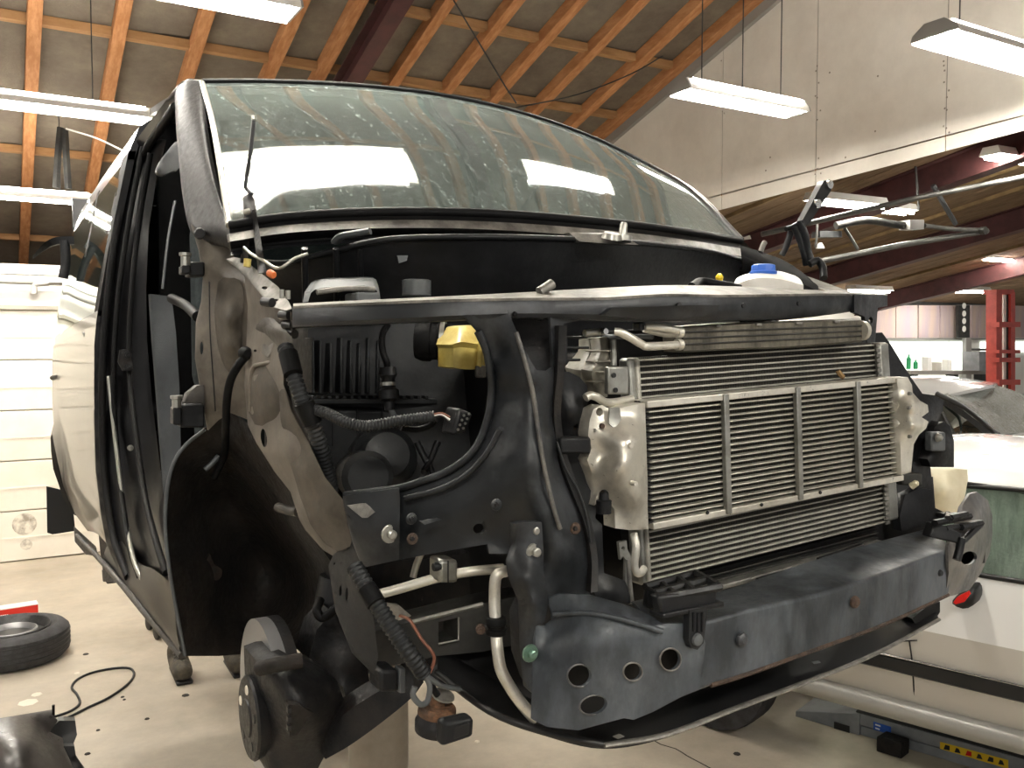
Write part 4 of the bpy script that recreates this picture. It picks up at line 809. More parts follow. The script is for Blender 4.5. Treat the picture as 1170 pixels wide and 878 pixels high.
# flange and black seal right of the panel
loft('panel_edge', [[A(*q) for q in ((639, 372, 1.085), (637, 424, 1.085), (633, 475, 1.095), (640, 523, 1.095), (652, 558, 1.085), (668, 599, 1.075), (676, 640, 1.065), (675, 678, 1.055))], [A(*q) for q in ((648, 372, 1.075), (645, 424, 1.08), (641, 475, 1.09), (648, 520, 1.09), (661, 556, 1.08), (676, 597, 1.07), (683, 640, 1.06), (683, 676, 1.05))]], 'darkmetal', fp, n=4, thick=.015)
sd = sheet('side_duct', [(640, 426, 1.115), (650, 425, 1.115), (662, 431, 1.12), (671, 441, 1.13), (672, 475, 1.13), (678, 500, 1.12), (676, 520, 1.11), (672, 523, 1.11), (680, 550, 1.11), (683, 572, 1.10), (680, 592, 1.10), (688, 600, 1.09), (690, 655, 1.09), (714, 664, 1.09), (722, 682, 1.08), (720, 690, 1.08), (680, 684, 1.08), (676, 640, 1.09), (668, 600, 1.10), (652, 558, 1.12), (640, 520, 1.13), (636, 470, 1.13)], 'plastic', van, holes=[[(655, 487), (660, 484), (661, 489), (657, 491)]], extra=[(655, 470, 1.10), (700, 672, 1.075)], thick=.03, step=8)
pbox('duct_step', 641, 500, 676, 519, 1.085, .03, 'plastic', sd, .004)
tube('bead', [A(*q) for q in ((636, 505, 1.085), (646, 535, 1.08), (660, 560, 1.075), (670, 590, 1.07), (675, 620, 1.065))], .002, 'ribplastic', sd, n=4)
# ---- radiator pack
def grid4(TL, TR, BL, BR):
    return lambda u, v: (TL.lerp(TR, u)).lerp(BL.lerp(BR, u), v)
ic = thing_ic = None
g = grid4(A(737, 459, 1.10), A(1027, 431, 1.10), A(741, 606, 1.10), A(1030, 549, 1.10))
ic = qbox('intercooler', [g(0, 1)+V(0, .012, 0), g(1, 1)+V(0, .012, 0), g(1, 0)+V(0, .012, 0), g(0, 0)+V(0, .012, 0)], (0, .03, 0), 'fins', van)
ic['label'] = 'silver intercooler core with horizontal bars'
def slab(name, gg, u0, u1, v0, v1, y0, dep, m, parent, bevel=.0015):
    o_ = V(0, y0, 0)
    return qbox(name, [gg(u0, v1)+o_, gg(u1, v1)+o_, gg(u1, v0)+o_, gg(u0, v0)+o_], (0, dep, 0), m, parent, bevel)
slab('top_rail', g, -.0, 1, -.005, .05, -.006, .04, 'alu', ic); slab('bottom_rail', g, .01, 1, .945, 1.0, -.006, .04, 'alu', ic)
NB = 18
for k in range(NB):
    v = .05+(.945-.05)*(k+.72)/(NB+.3); h = .0072
    slab('bar', g, .012, .998, v-h, v+h, 0, .03, 'alubar', ic)
for k in range(NB+1):                                   # dark pointed tube mouths at the left tank
    v = .05+(.945-.05)*(k+.25)/(NB+.3); o_ = V(0, -.001, 0)
    mk('tube_mouth', [g(-.004, v-.013)+o_, g(-.004, v+.013)+o_, g(.02, v)+o_, g(-.004, v-.013)+V(0, .01, 0), g(-.004, v+.013)+V(0, .01, 0), g(.02, v)+V(0, .01, 0)], [(0, 1, 2), (5, 4, 3), (0, 3, 4, 1), (1, 4, 5, 2), (2, 5, 3, 0)], 'black', ic)
for u in (.255, .53, .785): slab('strap', g, u, u+.018, -.0, .985, -.010, .01, 'alustrap', ic)
for q in ((808, 586), (870, 577), (937, 563)): lathe('rail_slot', A(q[0], q[1], 1.0925), (0, -1, 0), [(0, .0035), (.002, .003)], 'black', ic, seg=8)
tk = sheet('end_tank', [(674, 480, 1.09), (678, 468, 1.09), (688, 463, 1.09), (697, 468, 1.09), (700, 469, 1.09), (718, 464, 1.09), (737, 461, 1.09), (738, 490, 1.09), (739, 520, 1.09), (740, 550, 1.09), (740, 580, 1.09), (741, 605, 1.09), (720, 606, 1.09), (703, 604, 1.09), (702, 582, 1.09), (694, 574, 1.09), (684, 574, 1.09), (679, 578, 1.09), (683, 563, 1.09), (678, 545, 1.09), (671, 526, 1.09), (676, 512, 1.09), (672, 497, 1.09)], 'alu', ic,
           holes=[circ(685, 471, 4, 5, 12)], extra=[(700, 500, 1.06), (715, 530, 1.035), (700, 540, 1.05), (728, 500, 1.05), (730, 570, 1.06), (712, 480, 1.085), (714, 585, 1.085), (695, 520, 1.075)], thick=.03, step=6)
lathe('tank_rivet', A(687, 487, 1.075), (0, -1, 0), [(0, .0045), (.004, .004)], 'rust', tk, seg=10); lathe('tank_rivet', A(679.5, 492, 1.08), (0, -1, 0), [(0, .003), (.003, .002)], 'zinc', tk, seg=10)
for q in ((717, 509), (722, 552)): lathe('tank_stud', A(q[0], q[1], 1.047), (0, -1, 0), [(0, .0045), (.01, .0035)], 'alu', tk, seg=10)
sheet('tank_seam', [(697, 466, 1.078), (708, 466, 1.075), (710, 480, 1.075), (702, 490, 1.072), (696, 484, 1.075)], 'alustrap', tk, thick=.004, step=5)
cl_ = lathe('tank_clip', A(690, 572, 1.07), (0, 0, 1), [(-.02, .011), (0, .012), (.001, .008), (.012, .007), (.016, .003)], 'plastic', tk, seg=14)
tr_ = sheet('end_tank', [(1025, 433, 1.09), (1037, 431, 1.09), (1042, 440, 1.09), (1043, 449, 1.09), (1051, 458, 1.10), (1060, 463, 1.11), (1061, 471, 1.11), (1053, 477, 1.09), (1061, 482, 1.11), (1058, 490, 1.11), (1050, 497, 1.10), (1044, 508, 1.09), (1041, 540, 1.09), (1030, 543, 1.09), (1029, 515, 1.09), (1028, 490, 1.09), (1027, 465, 1.09), (1026, 448, 1.09)], 'alu', ic, extra=[(1045, 462, 1.06), (1048, 488, 1.06), (1036, 475, 1.075)], thick=.03, step=5)
for q in ((1038, 450), (1037, 466), (1038, 499)): lathe('tank_stud', A(q[0], q[1], 1.062), (0, -1, 0), [(0, .004), (.006, .003)], 'alustrap', tr_, seg=8)
# condenser behind it
gc = grid4(A(728, 409, 1.15), A(1001, 392, 1.15), A(742, 667, 1.15), A(1013, 599, 1.15))
cd = qbox('condenser', [gc(0, 1)+V(0, .006, 0), gc(1, 1)+V(0, .006, 0), gc(1, 0)+V(0, .006, 0), gc(0, 0)+V(0, .006, 0)], (0, .015, 0), 'fins', van)
cd['label'] = 'thin-barred condenser core behind the intercooler'
for k in range(37):
    v = .012+.976*k/36
    slab('bar', gc, .004, 1.0, v-.0042, v+.0042, 0, .014, 'alubar', cd, .0008)
slab('header', gc, -.035, -.008, 0, 1.0, -.004, .03, 'alustrap', cd, .006); slab('header', gc, -.012, .004, 0, 1.0, -.006, .03, 'alubar', cd, .004)
slab('header', gc, 1.0, 1.055, 0, .985, -.006, .03, 'alustrap', cd, .006)
for k in range(37): slab('header_tab', gc, .985, 1.004, .005+.976*k/36, .02+.976*k/36, -.007, .004, 'worn', cd, 0)
tube('header_pipe', [A(*q) for q in ((669, 455, 1.10), (674, 452, 1.10), (682, 454, 1.10), (690, 459, 1.11), (700, 460, 1.12), (722, 456, 1.13))], .0065, 'alu', cd, n=5)
tube('outlet_pipe', [A(*q) for q in ((724, 610, 1.12), (727, 625, 1.11), (725, 645, 1.11), (728, 655, 1.11), (733, 654, 1.115), (736, 650, 1.12))], .0065, 'alu', cd, n=5)
bp_ = pbox('mount_plate', 695, 419, 719, 451, 1.11, .012, 'alustrap', cd, .003)
for q in ((701, 429), (703, 446)): lathe('plate_hole', A(q[0], q[1], 1.109), (0, -1, 0), [(0, .004), (.002, .004)], 'black', bp_, seg=10)
tube('insect_debris', [A(957, 424, 1.14), A(960, 428, 1.138), A(963, 431, 1.14)], .005, 'dirtyleaf', cd, n=2, seg=6)
# radiator
rd = qbox('radiator', [A(738, 700, 1.20), A(1010, 628, 1.20), A(988, 366, 1.20), A(705, 378, 1.20)], (0, .05, 0), 'black', van)
gr_ = grid4(A(742, 640, 1.19), A(1004, 575, 1.19), A(744, 688, 1.19), A(1004, 620, 1.19))
for k in range(7): slab('bar', gr_, 0, 1, .06+.14*k-.02, .06+.14*k+.02, 0, .012, 'rail', rd, .001)
slab('bottom_rail', gr_, .15, 1, .93, 1.06, -.02, .04, 'worn', rd, .003)
tube('bottom_seal', [A(866, 664, 1.155), A(890, 657, 1.155)], .006, 'black', rd, n=1); tube('bottom_seal', [A(935, 640, 1.155), A(985, 624, 1.155)], .005, 'black', rd, n=1)
pt = loft('plastic_tank', [[A(673, 388, 1.19), A(685, 386, 1.16), A(698, 385, 1.17)], [A(672, 402, 1.19), A(686, 402, 1.15), A(699, 402, 1.17)], [A(660, 416, 1.20), A(680, 418, 1.14), A(699, 417, 1.17)], [A(658, 424, 1.19), A(676, 428, 1.14), A(694, 428, 1.16)], [A(671, 447, 1.2), A(680, 446, 1.16), A(695, 444, 1.17)], [A(674, 456, 1.2), A(682, 455, 1.17), A(694, 454, 1.18)]], 'tankgrey', rd, n=4, nr=3, thick=.03)
for y in (401, 413, 425, 436): tube('tank_rib', [A(670, y, 1.165), A(684, y+.5, 1.135), A(697, y, 1.155)], .0018, 'tankgrey', rd, n=3)
tube('tank_side', [A(700, 384, 1.16), A(701, 418, 1.155)], .006, 'alustrap', rd, n=1)
for (x0, y0, x1, y1) in ((646, 384, 672, 387), (648, 396, 674, 399), (648, 410, 664, 413)): pbox('duct_fin', x0, y0, x1, y1, 1.13, .08, 'plastic', rd, .002)
pbox('duct_wall', 644, 384, 649, 417, 1.13, .1, 'plastic', rd, .002)
# top cooler block and pipes
tc = loft('oil_cooler', [[A(779, 373, 1.12), A(840, 369, 1.12), A(900, 367, 1.12), A(983, 364, 1.12)], [A(779, 375, 1.105), A(840, 371, 1.105), A(900, 369, 1.105), A(984, 366, 1.105)], [A(781, 401, 1.105), A(840, 398, 1.105), A(900, 396, 1.105), A(985, 389, 1.105)], [A(781, 403, 1.12), A(840, 400, 1.12), A(900, 398, 1.12), A(985, 391, 1.12)]], 'cooler', van, n=3, thick=.05)
for y, dy in ((380, -7.5), (387, -8.5), (394, -10)): tube('cooler_groove', [A(780, y, 1.104), A(984, y+dy, 1.104)], .0018, 'rail', tc, n=1, seg=6)
for x in (822, 868, 914, 957): pbox('cooler_clip', x-3, 371-(x-822)*.035, x+3, 374-(x-822)*.035, 1.10, .02, 'worn', tc, .001)
lathe('cooler_end', A(984, 378, 1.11), (1, 0, .0), [(-.004, .019), (.006, .019), (.012, .010)], 'alu', tc, seg=16)
tube('cooler_pipe', [A(*q) for q in ((738, 374, 1.11), (752, 374, 1.10), (764, 376, 1.10), (779, 379, 1.105))], .0065, 'alu', tc, n=4)
tube('cooler_pipe', [A(*q) for q in ((736, 376, 1.125), (752, 380, 1.12), (764, 382, 1.115), (779, 381, 1.11))], .006, 'alu', tc, n=4)
tube('cooler_pipe', [A(*q) for q in ((702, 379, 1.10), (709, 380, 1.095), (722, 387, 1.09), (734, 394, 1.09), (742, 396, 1.09), (779, 394, 1.105))], .0068, 'alu', tc, n=5)
pbox('pipe_sleeve', 731, 368, 737, 378, 1.11, .02, 'frontmetal', tc, .003)
for q in ((776, 380), (776, 394)): lathe('pipe_nut', A(q[0], q[1], 1.105), (1, 0, 0), [(-.006, .0095), (.004, .0095)], 'alu', tc, seg=12)
pbox('foam_strip', 704, 382, 748, 388, 1.14, .04, 'greyplastic', van, .003)
lk_ = tube('latch', [A(668, 381, 1.12), A(678, 380, 1.12), A(692, 379, 1.12)], .006, 'zinc', van, n=3); lathe('latch_knob', A(689, 379, 1.11), (0, -1, 0), [(0, .006), (.008, .005)], 'chrome', lk_, seg=10)
sheet('hanging_bracket', [(707, 620, 1.10), (716, 618, 1.10), (717, 628, 1.10), (721, 636, 1.10), (721, 680, 1.10), (714, 676, 1.10), (715, 640, 1.10), (712, 636, 1.10), (709, 640, 1.10)], 'alustrap', van, thick=.006, step=4, holes=[circ(712, 627, 2, 2.5, 8)])
tube('chain_strip', [A(718, 640, 1.09), A(719, 660, 1.085), A(722, 690, 1.08)], .004, 'worn', van, n=3)
# reservoir top right, hinge arm, right fender
rs = loft('washer_tank', [[A(838, 326, 1.30), A(862, 318, 1.28), (A(890, 319, 1.28)), A(918, 326, 1.30)], [A(842, 318, 1.36), A(864, 312, 1.36), A(890, 312, 1.36), A(914, 319, 1.36)], [A(850, 314, 1.46), A(866, 310, 1.46), A(890, 310, 1.46), A(908, 315, 1.46)]], 'whitetank', van, n=4, nr=3, thick=.03, back=(0, 0, -1))
cap_ = lathe('tank_cap', A(872, 314, 1.36), (0, 0, 1), [(0, .028), (.006, .030), (.008, .026), (.02, .025), (.022, .02)], 'bluecap', rs, seg=10)
lathe('dipstick_cap', A(822, 322, 1.30), (-.3, -.3, 1), [(0, .006), (.01, .008), (.016, .004)], 'yellowcap', van, seg=8)
hs = tube('black_hose', [A(*q) for q in ((790, 328, 1.2), (800, 322, 1.25), (815, 324, 1.24), (832, 327, 1.22), (846, 330, 1.2))], .008, 'rubber', van, n=5)
loft('fender_rail', [[A(838, 278, 1.98), A(870, 288, 1.85), A(900, 300, 1.72), A(935, 325, 1.55)], [A(840, 286, 1.93), A(870, 300, 1.78), A(900, 316, 1.62), A(935, 333, 1.48)], [A(840, 310, 1.9), A(870, 330, 1.75), A(900, 345, 1.6), A(935, 350, 1.46)]], 'deepblack', van, n=5, nr=3, thick=.02)
loft('fender_top', [[A(918, 314, 1.62), A(940, 322, 1.56), A(976, 335, 1.42)], [A(925, 325, 1.55), A(940, 330, 1.5), A(972, 337, 1.40)]], 'worn', van, n=3, thick=.01)
ha = sheet('bonnet_hinge', [(941, 207, 1.60), (948, 205, 1.60), (952, 211, 1.60), (949, 219, 1.60), (925, 255, 1.62), (919, 258, 1.62), (917, 252, 1.62), (930, 228, 1.61)], 'black', van, thick=.02, step=5)
for q in ((947, 211), (933.5, 233)): lathe('hinge_bush', A(q[0], q[1], 1.598), (0, -1, 0), [(0, .0115), (.006, .0115), (.0065, .005), (.008, .005)], 'chrome', ha, seg=14)
for q in ((((908, 259, 1.64), (915, 275, 1.63), (920, 292, 1.62), (922, 303, 1.62)), .012), (((914, 253, 1.62), (920, 268, 1.61), (923, 285, 1.61), (928, 302, 1.6)), .01), (((904, 264, 1.66), (899, 280, 1.67), (893, 292, 1.68)), .010), (((898, 262, 1.66), (908, 258, 1.65), (920, 250, 1.63)), .010), (((925, 302, 1.58), (934, 298, 1.57), (940, 306, 1.56), (941, 318, 1.55)), .014)):
    tube('hinge_link', [A(*p) for p in q[0]], q[1], 'plastic', ha, n=4, flat=.7)
tube('hinge_link', [A(869, 288, 1.8), A(872, 280, 1.8), A(874, 277, 1.8)], .008, 'worn', ha, n=2)
# black ducting and parts at the right of the radiators
sheet('side_duct', [(996, 381, 1.30), (1008, 380, 1.30), (1018, 394, 1.30), (1040, 430, 1.30), (1054, 450, 1.30), (1068, 452, 1.30), (1078, 458, 1.30), (1077, 470, 1.30), (1071, 482, 1.30), (1068, 500, 1.28), (1061, 512, 1.27), (1063, 534, 1.27), (1066, 562, 1.27), (1052, 566, 1.27), (1044, 548, 1.26), (1040, 510, 1.26), (1030, 460, 1.28), (1012, 430, 1.29), (998, 400, 1.30)], 'plastic', van, extra=[(1055, 480, 1.25)], thick=.05, step=7)
lb = sheet('lamp_bracket', [(1060, 512, 1.25), (1068, 488, 1.25), (1078, 482, 1.25), (1086, 487, 1.25), (1090, 505, 1.24), (1090, 534, 1.24), (1064, 534, 1.24), (1060, 525, 1.24)], 'plastic', van, extra=[(1076, 505, 1.22)], thick=.05, step=6)
pbox('bracket_insert', 1065, 494, 1081, 516, 1.215, .02, 'greyplastic', lb, .004); lathe('bracket_knob', A(1071, 500, 1.21), (0, -1, 0), [(0, .010), (.008, .008), (.012, .004)], 'alustrap', lb, seg=12)
sheet('lower_shield', [(1034, 566, 1.20), (1050, 558, 1.20), (1066, 560, 1.20), (1067, 580, 1.20), (1084, 588, 1.20), (1080, 597, 1.19), (1050, 603, 1.18), (1030, 607, 1.17), (1028, 590, 1.18)], 'plastic', van, thick=.02, step=8)
lt_ = pbox('lamp_holder', 1032, 541, 1054, 555, 1.2, .03, 'rail', van, .004); lathe('bulb', A(1041, 556, 1.19), (.2, -.6, .5), [(0, .008), (.014, .007), (.018, .003)], 'creamtank', lt_, seg=10)
sheet('shield_back', [(1000, 560, 1.26), (1066, 545, 1.28), (1070, 600, 1.26), (1030, 640, 1.24), (1000, 650, 1.24)], 'black', van, thick=.02, step=12)
cb = sheet('washer_bottle', [(1064, 535, 1.36), (1085, 535, 1.35), (1105, 537, 1.36), (1106, 548, 1.36), (1100, 582, 1.36), (1092, 590, 1.36), (1075, 588, 1.35), (1063, 582, 1.36)], 'creamtank', van, extra=[(1084, 560, 1.31)], thick=.08, step=7)
cb['label'] = 'cream plastic washer bottle'
# ---- bumper beam
FT = [(788, 714, .925), (812, 709, .925), (860, 696, .93), (940, 678, .955), (1011, 655, .995), (1089, 627, 1.06)]
FB = [(786, 794, .925), (812, 784, .925), (860, 769, .93), (940, 740, .955), (1011, 714, .995), (1083, 681, 1.06)]
RT_ = [(775, 690, 1.06), (800, 682, 1.06), (845, 668, 1.06), (912, 645, 1.08), (975, 626, 1.12), (1064, 602, 1.19)]
RB = [(x, y-12, Y+.13) for x, y, Y in FB]
bb = loft('bumper_beam', [[A(*q) for q in r] for r in (RT_, FT, FB, RB)], 'beammetal', van, n=6, closed=True, sharp=25)
bb['label'] = 'dusty blue-grey steel bumper beam'
bv = bb.modifiers.new('bevel', 'BEVEL'); bv.width = .008; bv.segments = 3; bv.limit_method = 'ANGLE'; bv.angle_limit = math.radians(40)
tube('rust_edge', [A(x, y-1, Y+.002) for x, y, Y in FB[1:]], .004, 'rust', bb, n=4, seg=6)
bp2 = sheet('beam_end_plate', [(626, 684, 1.03), (642, 679, 1.01), (677, 681, .985), (713, 691, .955), (738, 700, .935), (757, 713, .918), (780, 713, .912), (800, 716, .912), (806, 735, .912), (800, 788, .912), (778, 797, .912), (746, 814, .92), (724, 823, .925), (713, 821, .93), (661, 835, .96), (625, 831, .99), (609, 823, 1.01), (611, 760, 1.02), (612, 715, 1.03), (624, 716, 1.03), (632, 710, 1.02), (632, 702, 1.02)], 'beammetal', bb,
            holes=[circ(662, 772.5, 14, 13, 22), circ(723, 768, 11, 10.5, 20), circ(766, 754, 12, 13, 20), circ(678, 806, 16, 11, 22, -12)],
            extra=[(669, 700, .975), (702, 706, .945), (738, 716, .922), (660, 740, .965), (700, 760, .935), (650, 800, .97)], thick=.006, step=8)
tube('plate_ridge', [A(*q) for q in ((632, 702, 1.008), (669, 700.5, .972), (702, 706, .942), (738, 716, .919), (757, 722, .908))], .004, 'beammetal', bp2, n=5)
for c, rx, ry, Y in (((662, 772.5), 14, 13, .957), ((723, 768), 11, 10.5, .92), ((766, 754), 12, 13, .909), ((678, 806), 16, 11, .948)):
    L = [A(x, y, Y) for x, y in circ(c[0], c[1], rx, ry, 22, -12 if rx > 15 else 0)]; tube('hole_rim', L+[L[0]], .0013, 'endmetal', bp2, n=1, seg=6)
sheet('end_box', [(622, 716, 1.10), (700, 712, 1.04), (752, 720, .985), (785, 735, .98), (785, 780, .98), (700, 815, 1.02), (630, 822, 1.08)], 'black', bb, thick=.01, step=20)
sheet('beam_fill', [(725, 690, 1.0), (800, 674, 1.02), (806, 712, .935), (786, 718, .93), (750, 716, .935)], 'beammetal', bb, thick=.01, step=10)  # added filler plate covering the light gap between end plate and beam
be = sheet('beam_end_plate', [(1083, 625, 1.05), (1092, 602, 1.09), (1098, 580, 1.12), (1108, 565, 1.14), (1116, 562, 1.15), (1129, 572, 1.18), (1134, 590, 1.19), (1134, 610, 1.19), (1131, 632, 1.18), (1121, 655, 1.16), (1108, 674, 1.13), (1092, 680, 1.09), (1080, 683, 1.06), (1084, 655, 1.05)], 'endmetal', bb, holes=[circ(1107, 638, 9.5, 7.5, 18, -25)], extra=[(1108, 600, 1.085), (1103, 650, 1.075), (1122, 620, 1.12), (1118, 585, 1.12)], thick=.006, step=6)
box('end_box', tuple(A(1095, 650, 1.15)), tuple(A(1095, 650, 1.15)+V(.1, .03, .06)), 'black', be)
for q in ((847, 731, .9245), (976, 688, .968)):
    rv = lathe('rivet', A(*q), (0, -1, 0), [(0, .011), (.004, .010), (.008, .005)], 'frontmetal' if q[0] < 900 else 'rust', bb, seg=16)
lathe('rivet', A(1074, 655, 1.03), (0, -1, 0), [(0, .007), (.004, .005)], 'frontmetal', bb, seg=12)
# black plastic brackets on the beam
br1 = qbox('bumper_bracket', [A(757, 706, .905), A(818, 694, .905), A(821, 672, .905), A(752, 682, .905)], (0, .02, 0), 'plastic', van, .004)
qbox('bracket_side', [A(734, 692, .99), A(757, 706, .906), A(752, 680, .906), A(737, 670, .99)], (.01, .01, 0), 'plastic', br1, .002)
for a, b in (((737, 671), (795, 655)), ((748, 678), (808, 663)), ((758, 683), (823, 671))): tube('bracket_rail', [A(a[0], a[1], .985 - (a[1]-671)*.006), A(b[0], b[1], 1.0-(b[1]-655)*.006)], .006, 'plastic', br1, n=1, seg=6)
for a, b in (((755, 667), (772, 681)), ((775, 661), (793, 676)), ((795, 655), (822, 671))): tube('bracket_rung', [A(a[0], a[1], .995), A(b[0], b[1], .91)], .006, 'plastic', br1, n=1, seg=6)
qbox('bracket_foot', [A(758, 708, .90), A(828, 694, .90), A(828, 688, .90), A(758, 702, .90)], (0, .03, 0), 'plastic', br1, .002)
tg = sheet('bracket_tongue', [(788, 698, .898), (808, 694, .898), (807, 710, .898), (804, 735, .898), (797, 743, .898), (790, 741, .898), (787, 732, .898)], 'ribplastic', br1, thick=.012, step=6)
for x in (793, 798, 803): tube('tongue_rib', [A(x, 700, .897), A(x-.5, 722, .897)], .002, 'plastic', br1, n=1, seg=6)
lathe('tongue_rivet', A(796, 731, .897), (0, -1, 0), [(0, .009), (.004, .008), (.006, .003)], 'greyplastic', br1, seg=14)
br2 = qbox('bumper_bracket', [A(1063, 614, 1.06), A(1097, 622, 1.03), A(1100, 609, 1.03), A(1068, 597, 1.06)], (0, .02, .0), 'plastic', van, .003)
for a, b in (((1068, 598), (1108, 590)), ((1080, 605), (1118, 598)), ((1086, 592), (1104, 588)), ((1097, 622), (1120, 600)), ((1083, 593), (1083, 588)), ((1098, 603), (1121, 598))): tube('bracket_rail', [A(a[0], a[1], 1.05), A(b[0], b[1], 1.07)], .007, 'plastic', br2, n=1, seg=6)
pbox('bracket_head', 1083, 588, 1108, 594, 1.10, .03, 'plastic', br2, .003); tube('bracket_leg', [A(1099, 615, 1.03), A(1096, 630, 1.03), A(1093, 640, 1.03)], .008, 'plastic', br2, n=2)
# undertray
TF = [(500, 768, 1.30), (560, 812, 1.12), (625, 836, 1.05), (690, 850, 1.00), (760, 838, .985), (840, 808, .99), (920, 778, 1.01), (1000, 745, 1.06), (1072, 706, 1.14)]
TR2 = [(500, 740, 1.35), (570, 780, 1.25), (640, 812, 1.15), (700, 815, 1.08), (770, 795, 1.06), (840, 772, 1.06), (920, 744, 1.09), (1000, 714, 1.14), (1068, 690, 1.2)]
ut = loft('undertray', [[A(*q) for q in TF], [A(*q) for q in TR2]], 'black', van, n=5, nr=3, thick=.008, back=(0, 0, -1))
ut['label'] = 'black plastic undertray with grey lower lip'
tube('tray_lip', [A(x, y+2, Y) for x, y, Y in TF[3:]], .006, 'worn', ut, n=5, flat=.6)
tube('tray_lip', [A(x, y+1, Y) for x, y, Y in TF[:4]], .006, 'black', ut, n=5)
sheet('tray_slot', [(928, 757, 1.03), (936, 755.5, 1.03), (938, 757.5, 1.03), (931, 759, 1.03)], 'greyplastic', ut, thick=.002, step=4)
sheet('tray_slot', [(700, 842, 1.0), (708, 839, 1.0), (714, 842, 1.0), (706, 845, 1.0)], 'worn', ut, thick=.002, step=4)
sheet('tray_duct', [(1042, 707, 1.13), (1060, 693, 1.15), (1074, 688, 1.17), (1074, 700, 1.17), (1064, 715, 1.15), (1050, 720, 1.13)], 'rubber', ut, thick=.05, step=6)
# ---- lower left: rails, pipes, brackets, horn
br3 = sheet('tow_bracket', [(588, 599, 1.055), (600, 597, 1.045), (619, 597, 1.035), (621, 630, 1.035), (621, 652, 1.04), (627, 688, 1.03), (622, 712, 1.025), (612, 716, 1.03), (612, 795, 1.02), (604, 788, 1.03), (600, 745, 1.04), (598, 690, 1.04), (586, 660, 1.045), (584, 643, 1.05), (590, 625, 1.055)], 'frontmetal', van, extra=[(600, 660, 1.02), (606, 690, 1.015)], thick=.015, step=6)
washer_bolt(606, 747, 1.02, 'greenzinc', .008, br3)
sheet('tow_brace', [(586, 700, 1.08), (594, 680, 1.08), (598, 700, 1.07), (600, 750, 1.06), (609, 790, 1.05), (598, 775, 1.07), (588, 745, 1.08)], 'darkmetal', van, thick=.01, step=8)
fr = sheet('chassis_rail', [(428, 722, 1.37), (470, 711, 1.35), (552, 690, 1.30), (600, 680, 1.28), (600, 735, 1.28), (552, 745, 1.30), (500, 750, 1.33), (430, 765, 1.37)], 'rail', van, holes=[[(501, 711), (524, 706), (524, 733), (501, 737)]], thick=.06, step=10)
sheet('rail_top', [(428, 708, 1.45), (480, 697, 1.42), (552, 678, 1.38), (600, 670, 1.35), (600, 681, 1.28), (552, 691, 1.30), (470, 712, 1.35), (428, 723, 1.37)], 'darkmetal', fr, thick=.006, step=10)
tube('rail_edge', [A(470, 711.5, 1.348), A(552, 690.5, 1.298)], .0045, 'worn', fr, n=1, seg=6); tube('slot_edge', [A(501, 736, 1.32), A(524, 731.5, 1.31), A(524, 706, 1.31)], .002, 'worn', fr, n=1, seg=6)
loft('frame_back', [[A(395, 640, 1.75), A(480, 640, 1.6), A(600, 620, 1.45)], [A(395, 760, 1.75), A(480, 740, 1.6), A(600, 700, 1.45)]], 'darkmetal', van, n=3, thick=.05)
loft('front_subframe', [[A(470, 745, 1.40), A(540, 735, 1.36), A(612, 720, 1.3)], [A(470, 775, 1.40), A(530, 790, 1.32), A(612, 830, 1.15)]], 'black', van, n=4, nr=3, thick=.02)
p1 = tube('pipe', [A(*q) for q in ((427, 681, 1.28), (460, 672, 1.26), (502, 660, 1.23), (540, 653, 1.20), (575, 650, 1.19))], .0078, 'alu', van, n=5, seg=14)
cbk = pbox('pipe_clamp', 502, 640, 524, 667, 1.205, .04, 'alustrap', p1, .006); lathe('clamp_screw', A(499, 648, 1.21), (-1, 0, 0), [(-.006, .006), (.002, .007), (.006, .006)], 'plastic', p1, seg=10)
tube('clamp_groove', [A(512, 641, 1.204), A(512, 666, 1.204)], .0012, 'black', p1, n=1, seg=5)
p2 = tube('pipe', [A(*q) for q in ((578, 653, 1.14), (571, 655, 1.13), (566, 663, 1.13), (565, 690, 1.13), (567, 720, 1.12), (568, 738, 1.11), (572, 764, 1.10), (582, 784, 1.09), (595, 803, 1.08), (612, 823, 1.07))], .0088, 'alu', van, n=6, seg=14)
lathe('pipe_rubber', A(567, 709, 1.12), (0, 0, -1), [(-.004, .014), (0, .016), (.006, .016), (.007, .014), (.012, .014), (.013, .016), (.02, .016), (.022, .013)], 'rubber', p2, seg=18)
lathe('pipe_bolt', A(549, 719, 1.12), (-.5, -1, 0), [(-.004, .007), (.006, .007), (.007, .004), (.012, .004)], 'rust', p2, seg=10); tube('pipe_bracket', [A(550, 719, 1.125), A(566, 718, 1.125)], .005, 'rail', p2, n=1)
tube('link_rod', [A(472, 660, 1.35), A(476, 645, 1.35), A(481, 633, 1.35)], .006, 'alu', van, n=2)
h2 = tube('front_harness', [A(*q) for q in ((405, 648, 1.25), (415, 664, 1.23), (432, 693, 1.20), (456, 730, 1.17), (470, 750, 1.16), (484, 770, 1.16))], .0135, 'ribplastic', van, n=8, seg=12, ribs=.0075)
tube('harness_wrap', [A(419, 672, 1.216), A(430, 690, 1.196)], .0145, 'rubber', h2, n=2)
tube('harness_wire', [A(*q) for q in ((455, 703, 1.24), (467, 708, 1.2), (474, 718, 1.18), (482, 731, 1.17), (494, 746, 1.16), (496, 756, 1.16), (491, 769, 1.16))], .0025, 'brownwire', h2, n=5, seg=8)
tube('harness_wire', [A(*q) for q in ((484, 770, 1.16), (492, 776, 1.16), (505, 784, 1.17), (525, 788, 1.18))], .004, 'greyplastic', h2, n=5, seg=8)
tube('harness_wire', [A(*q) for q in ((486, 772, 1.16), (491, 785, 1.16), (488, 802, 1.16), (480, 805, 1.16), (472, 795, 1.16), (474, 785, 1.16))], .0045, 'greyplastic', h2, n=5, seg=8)
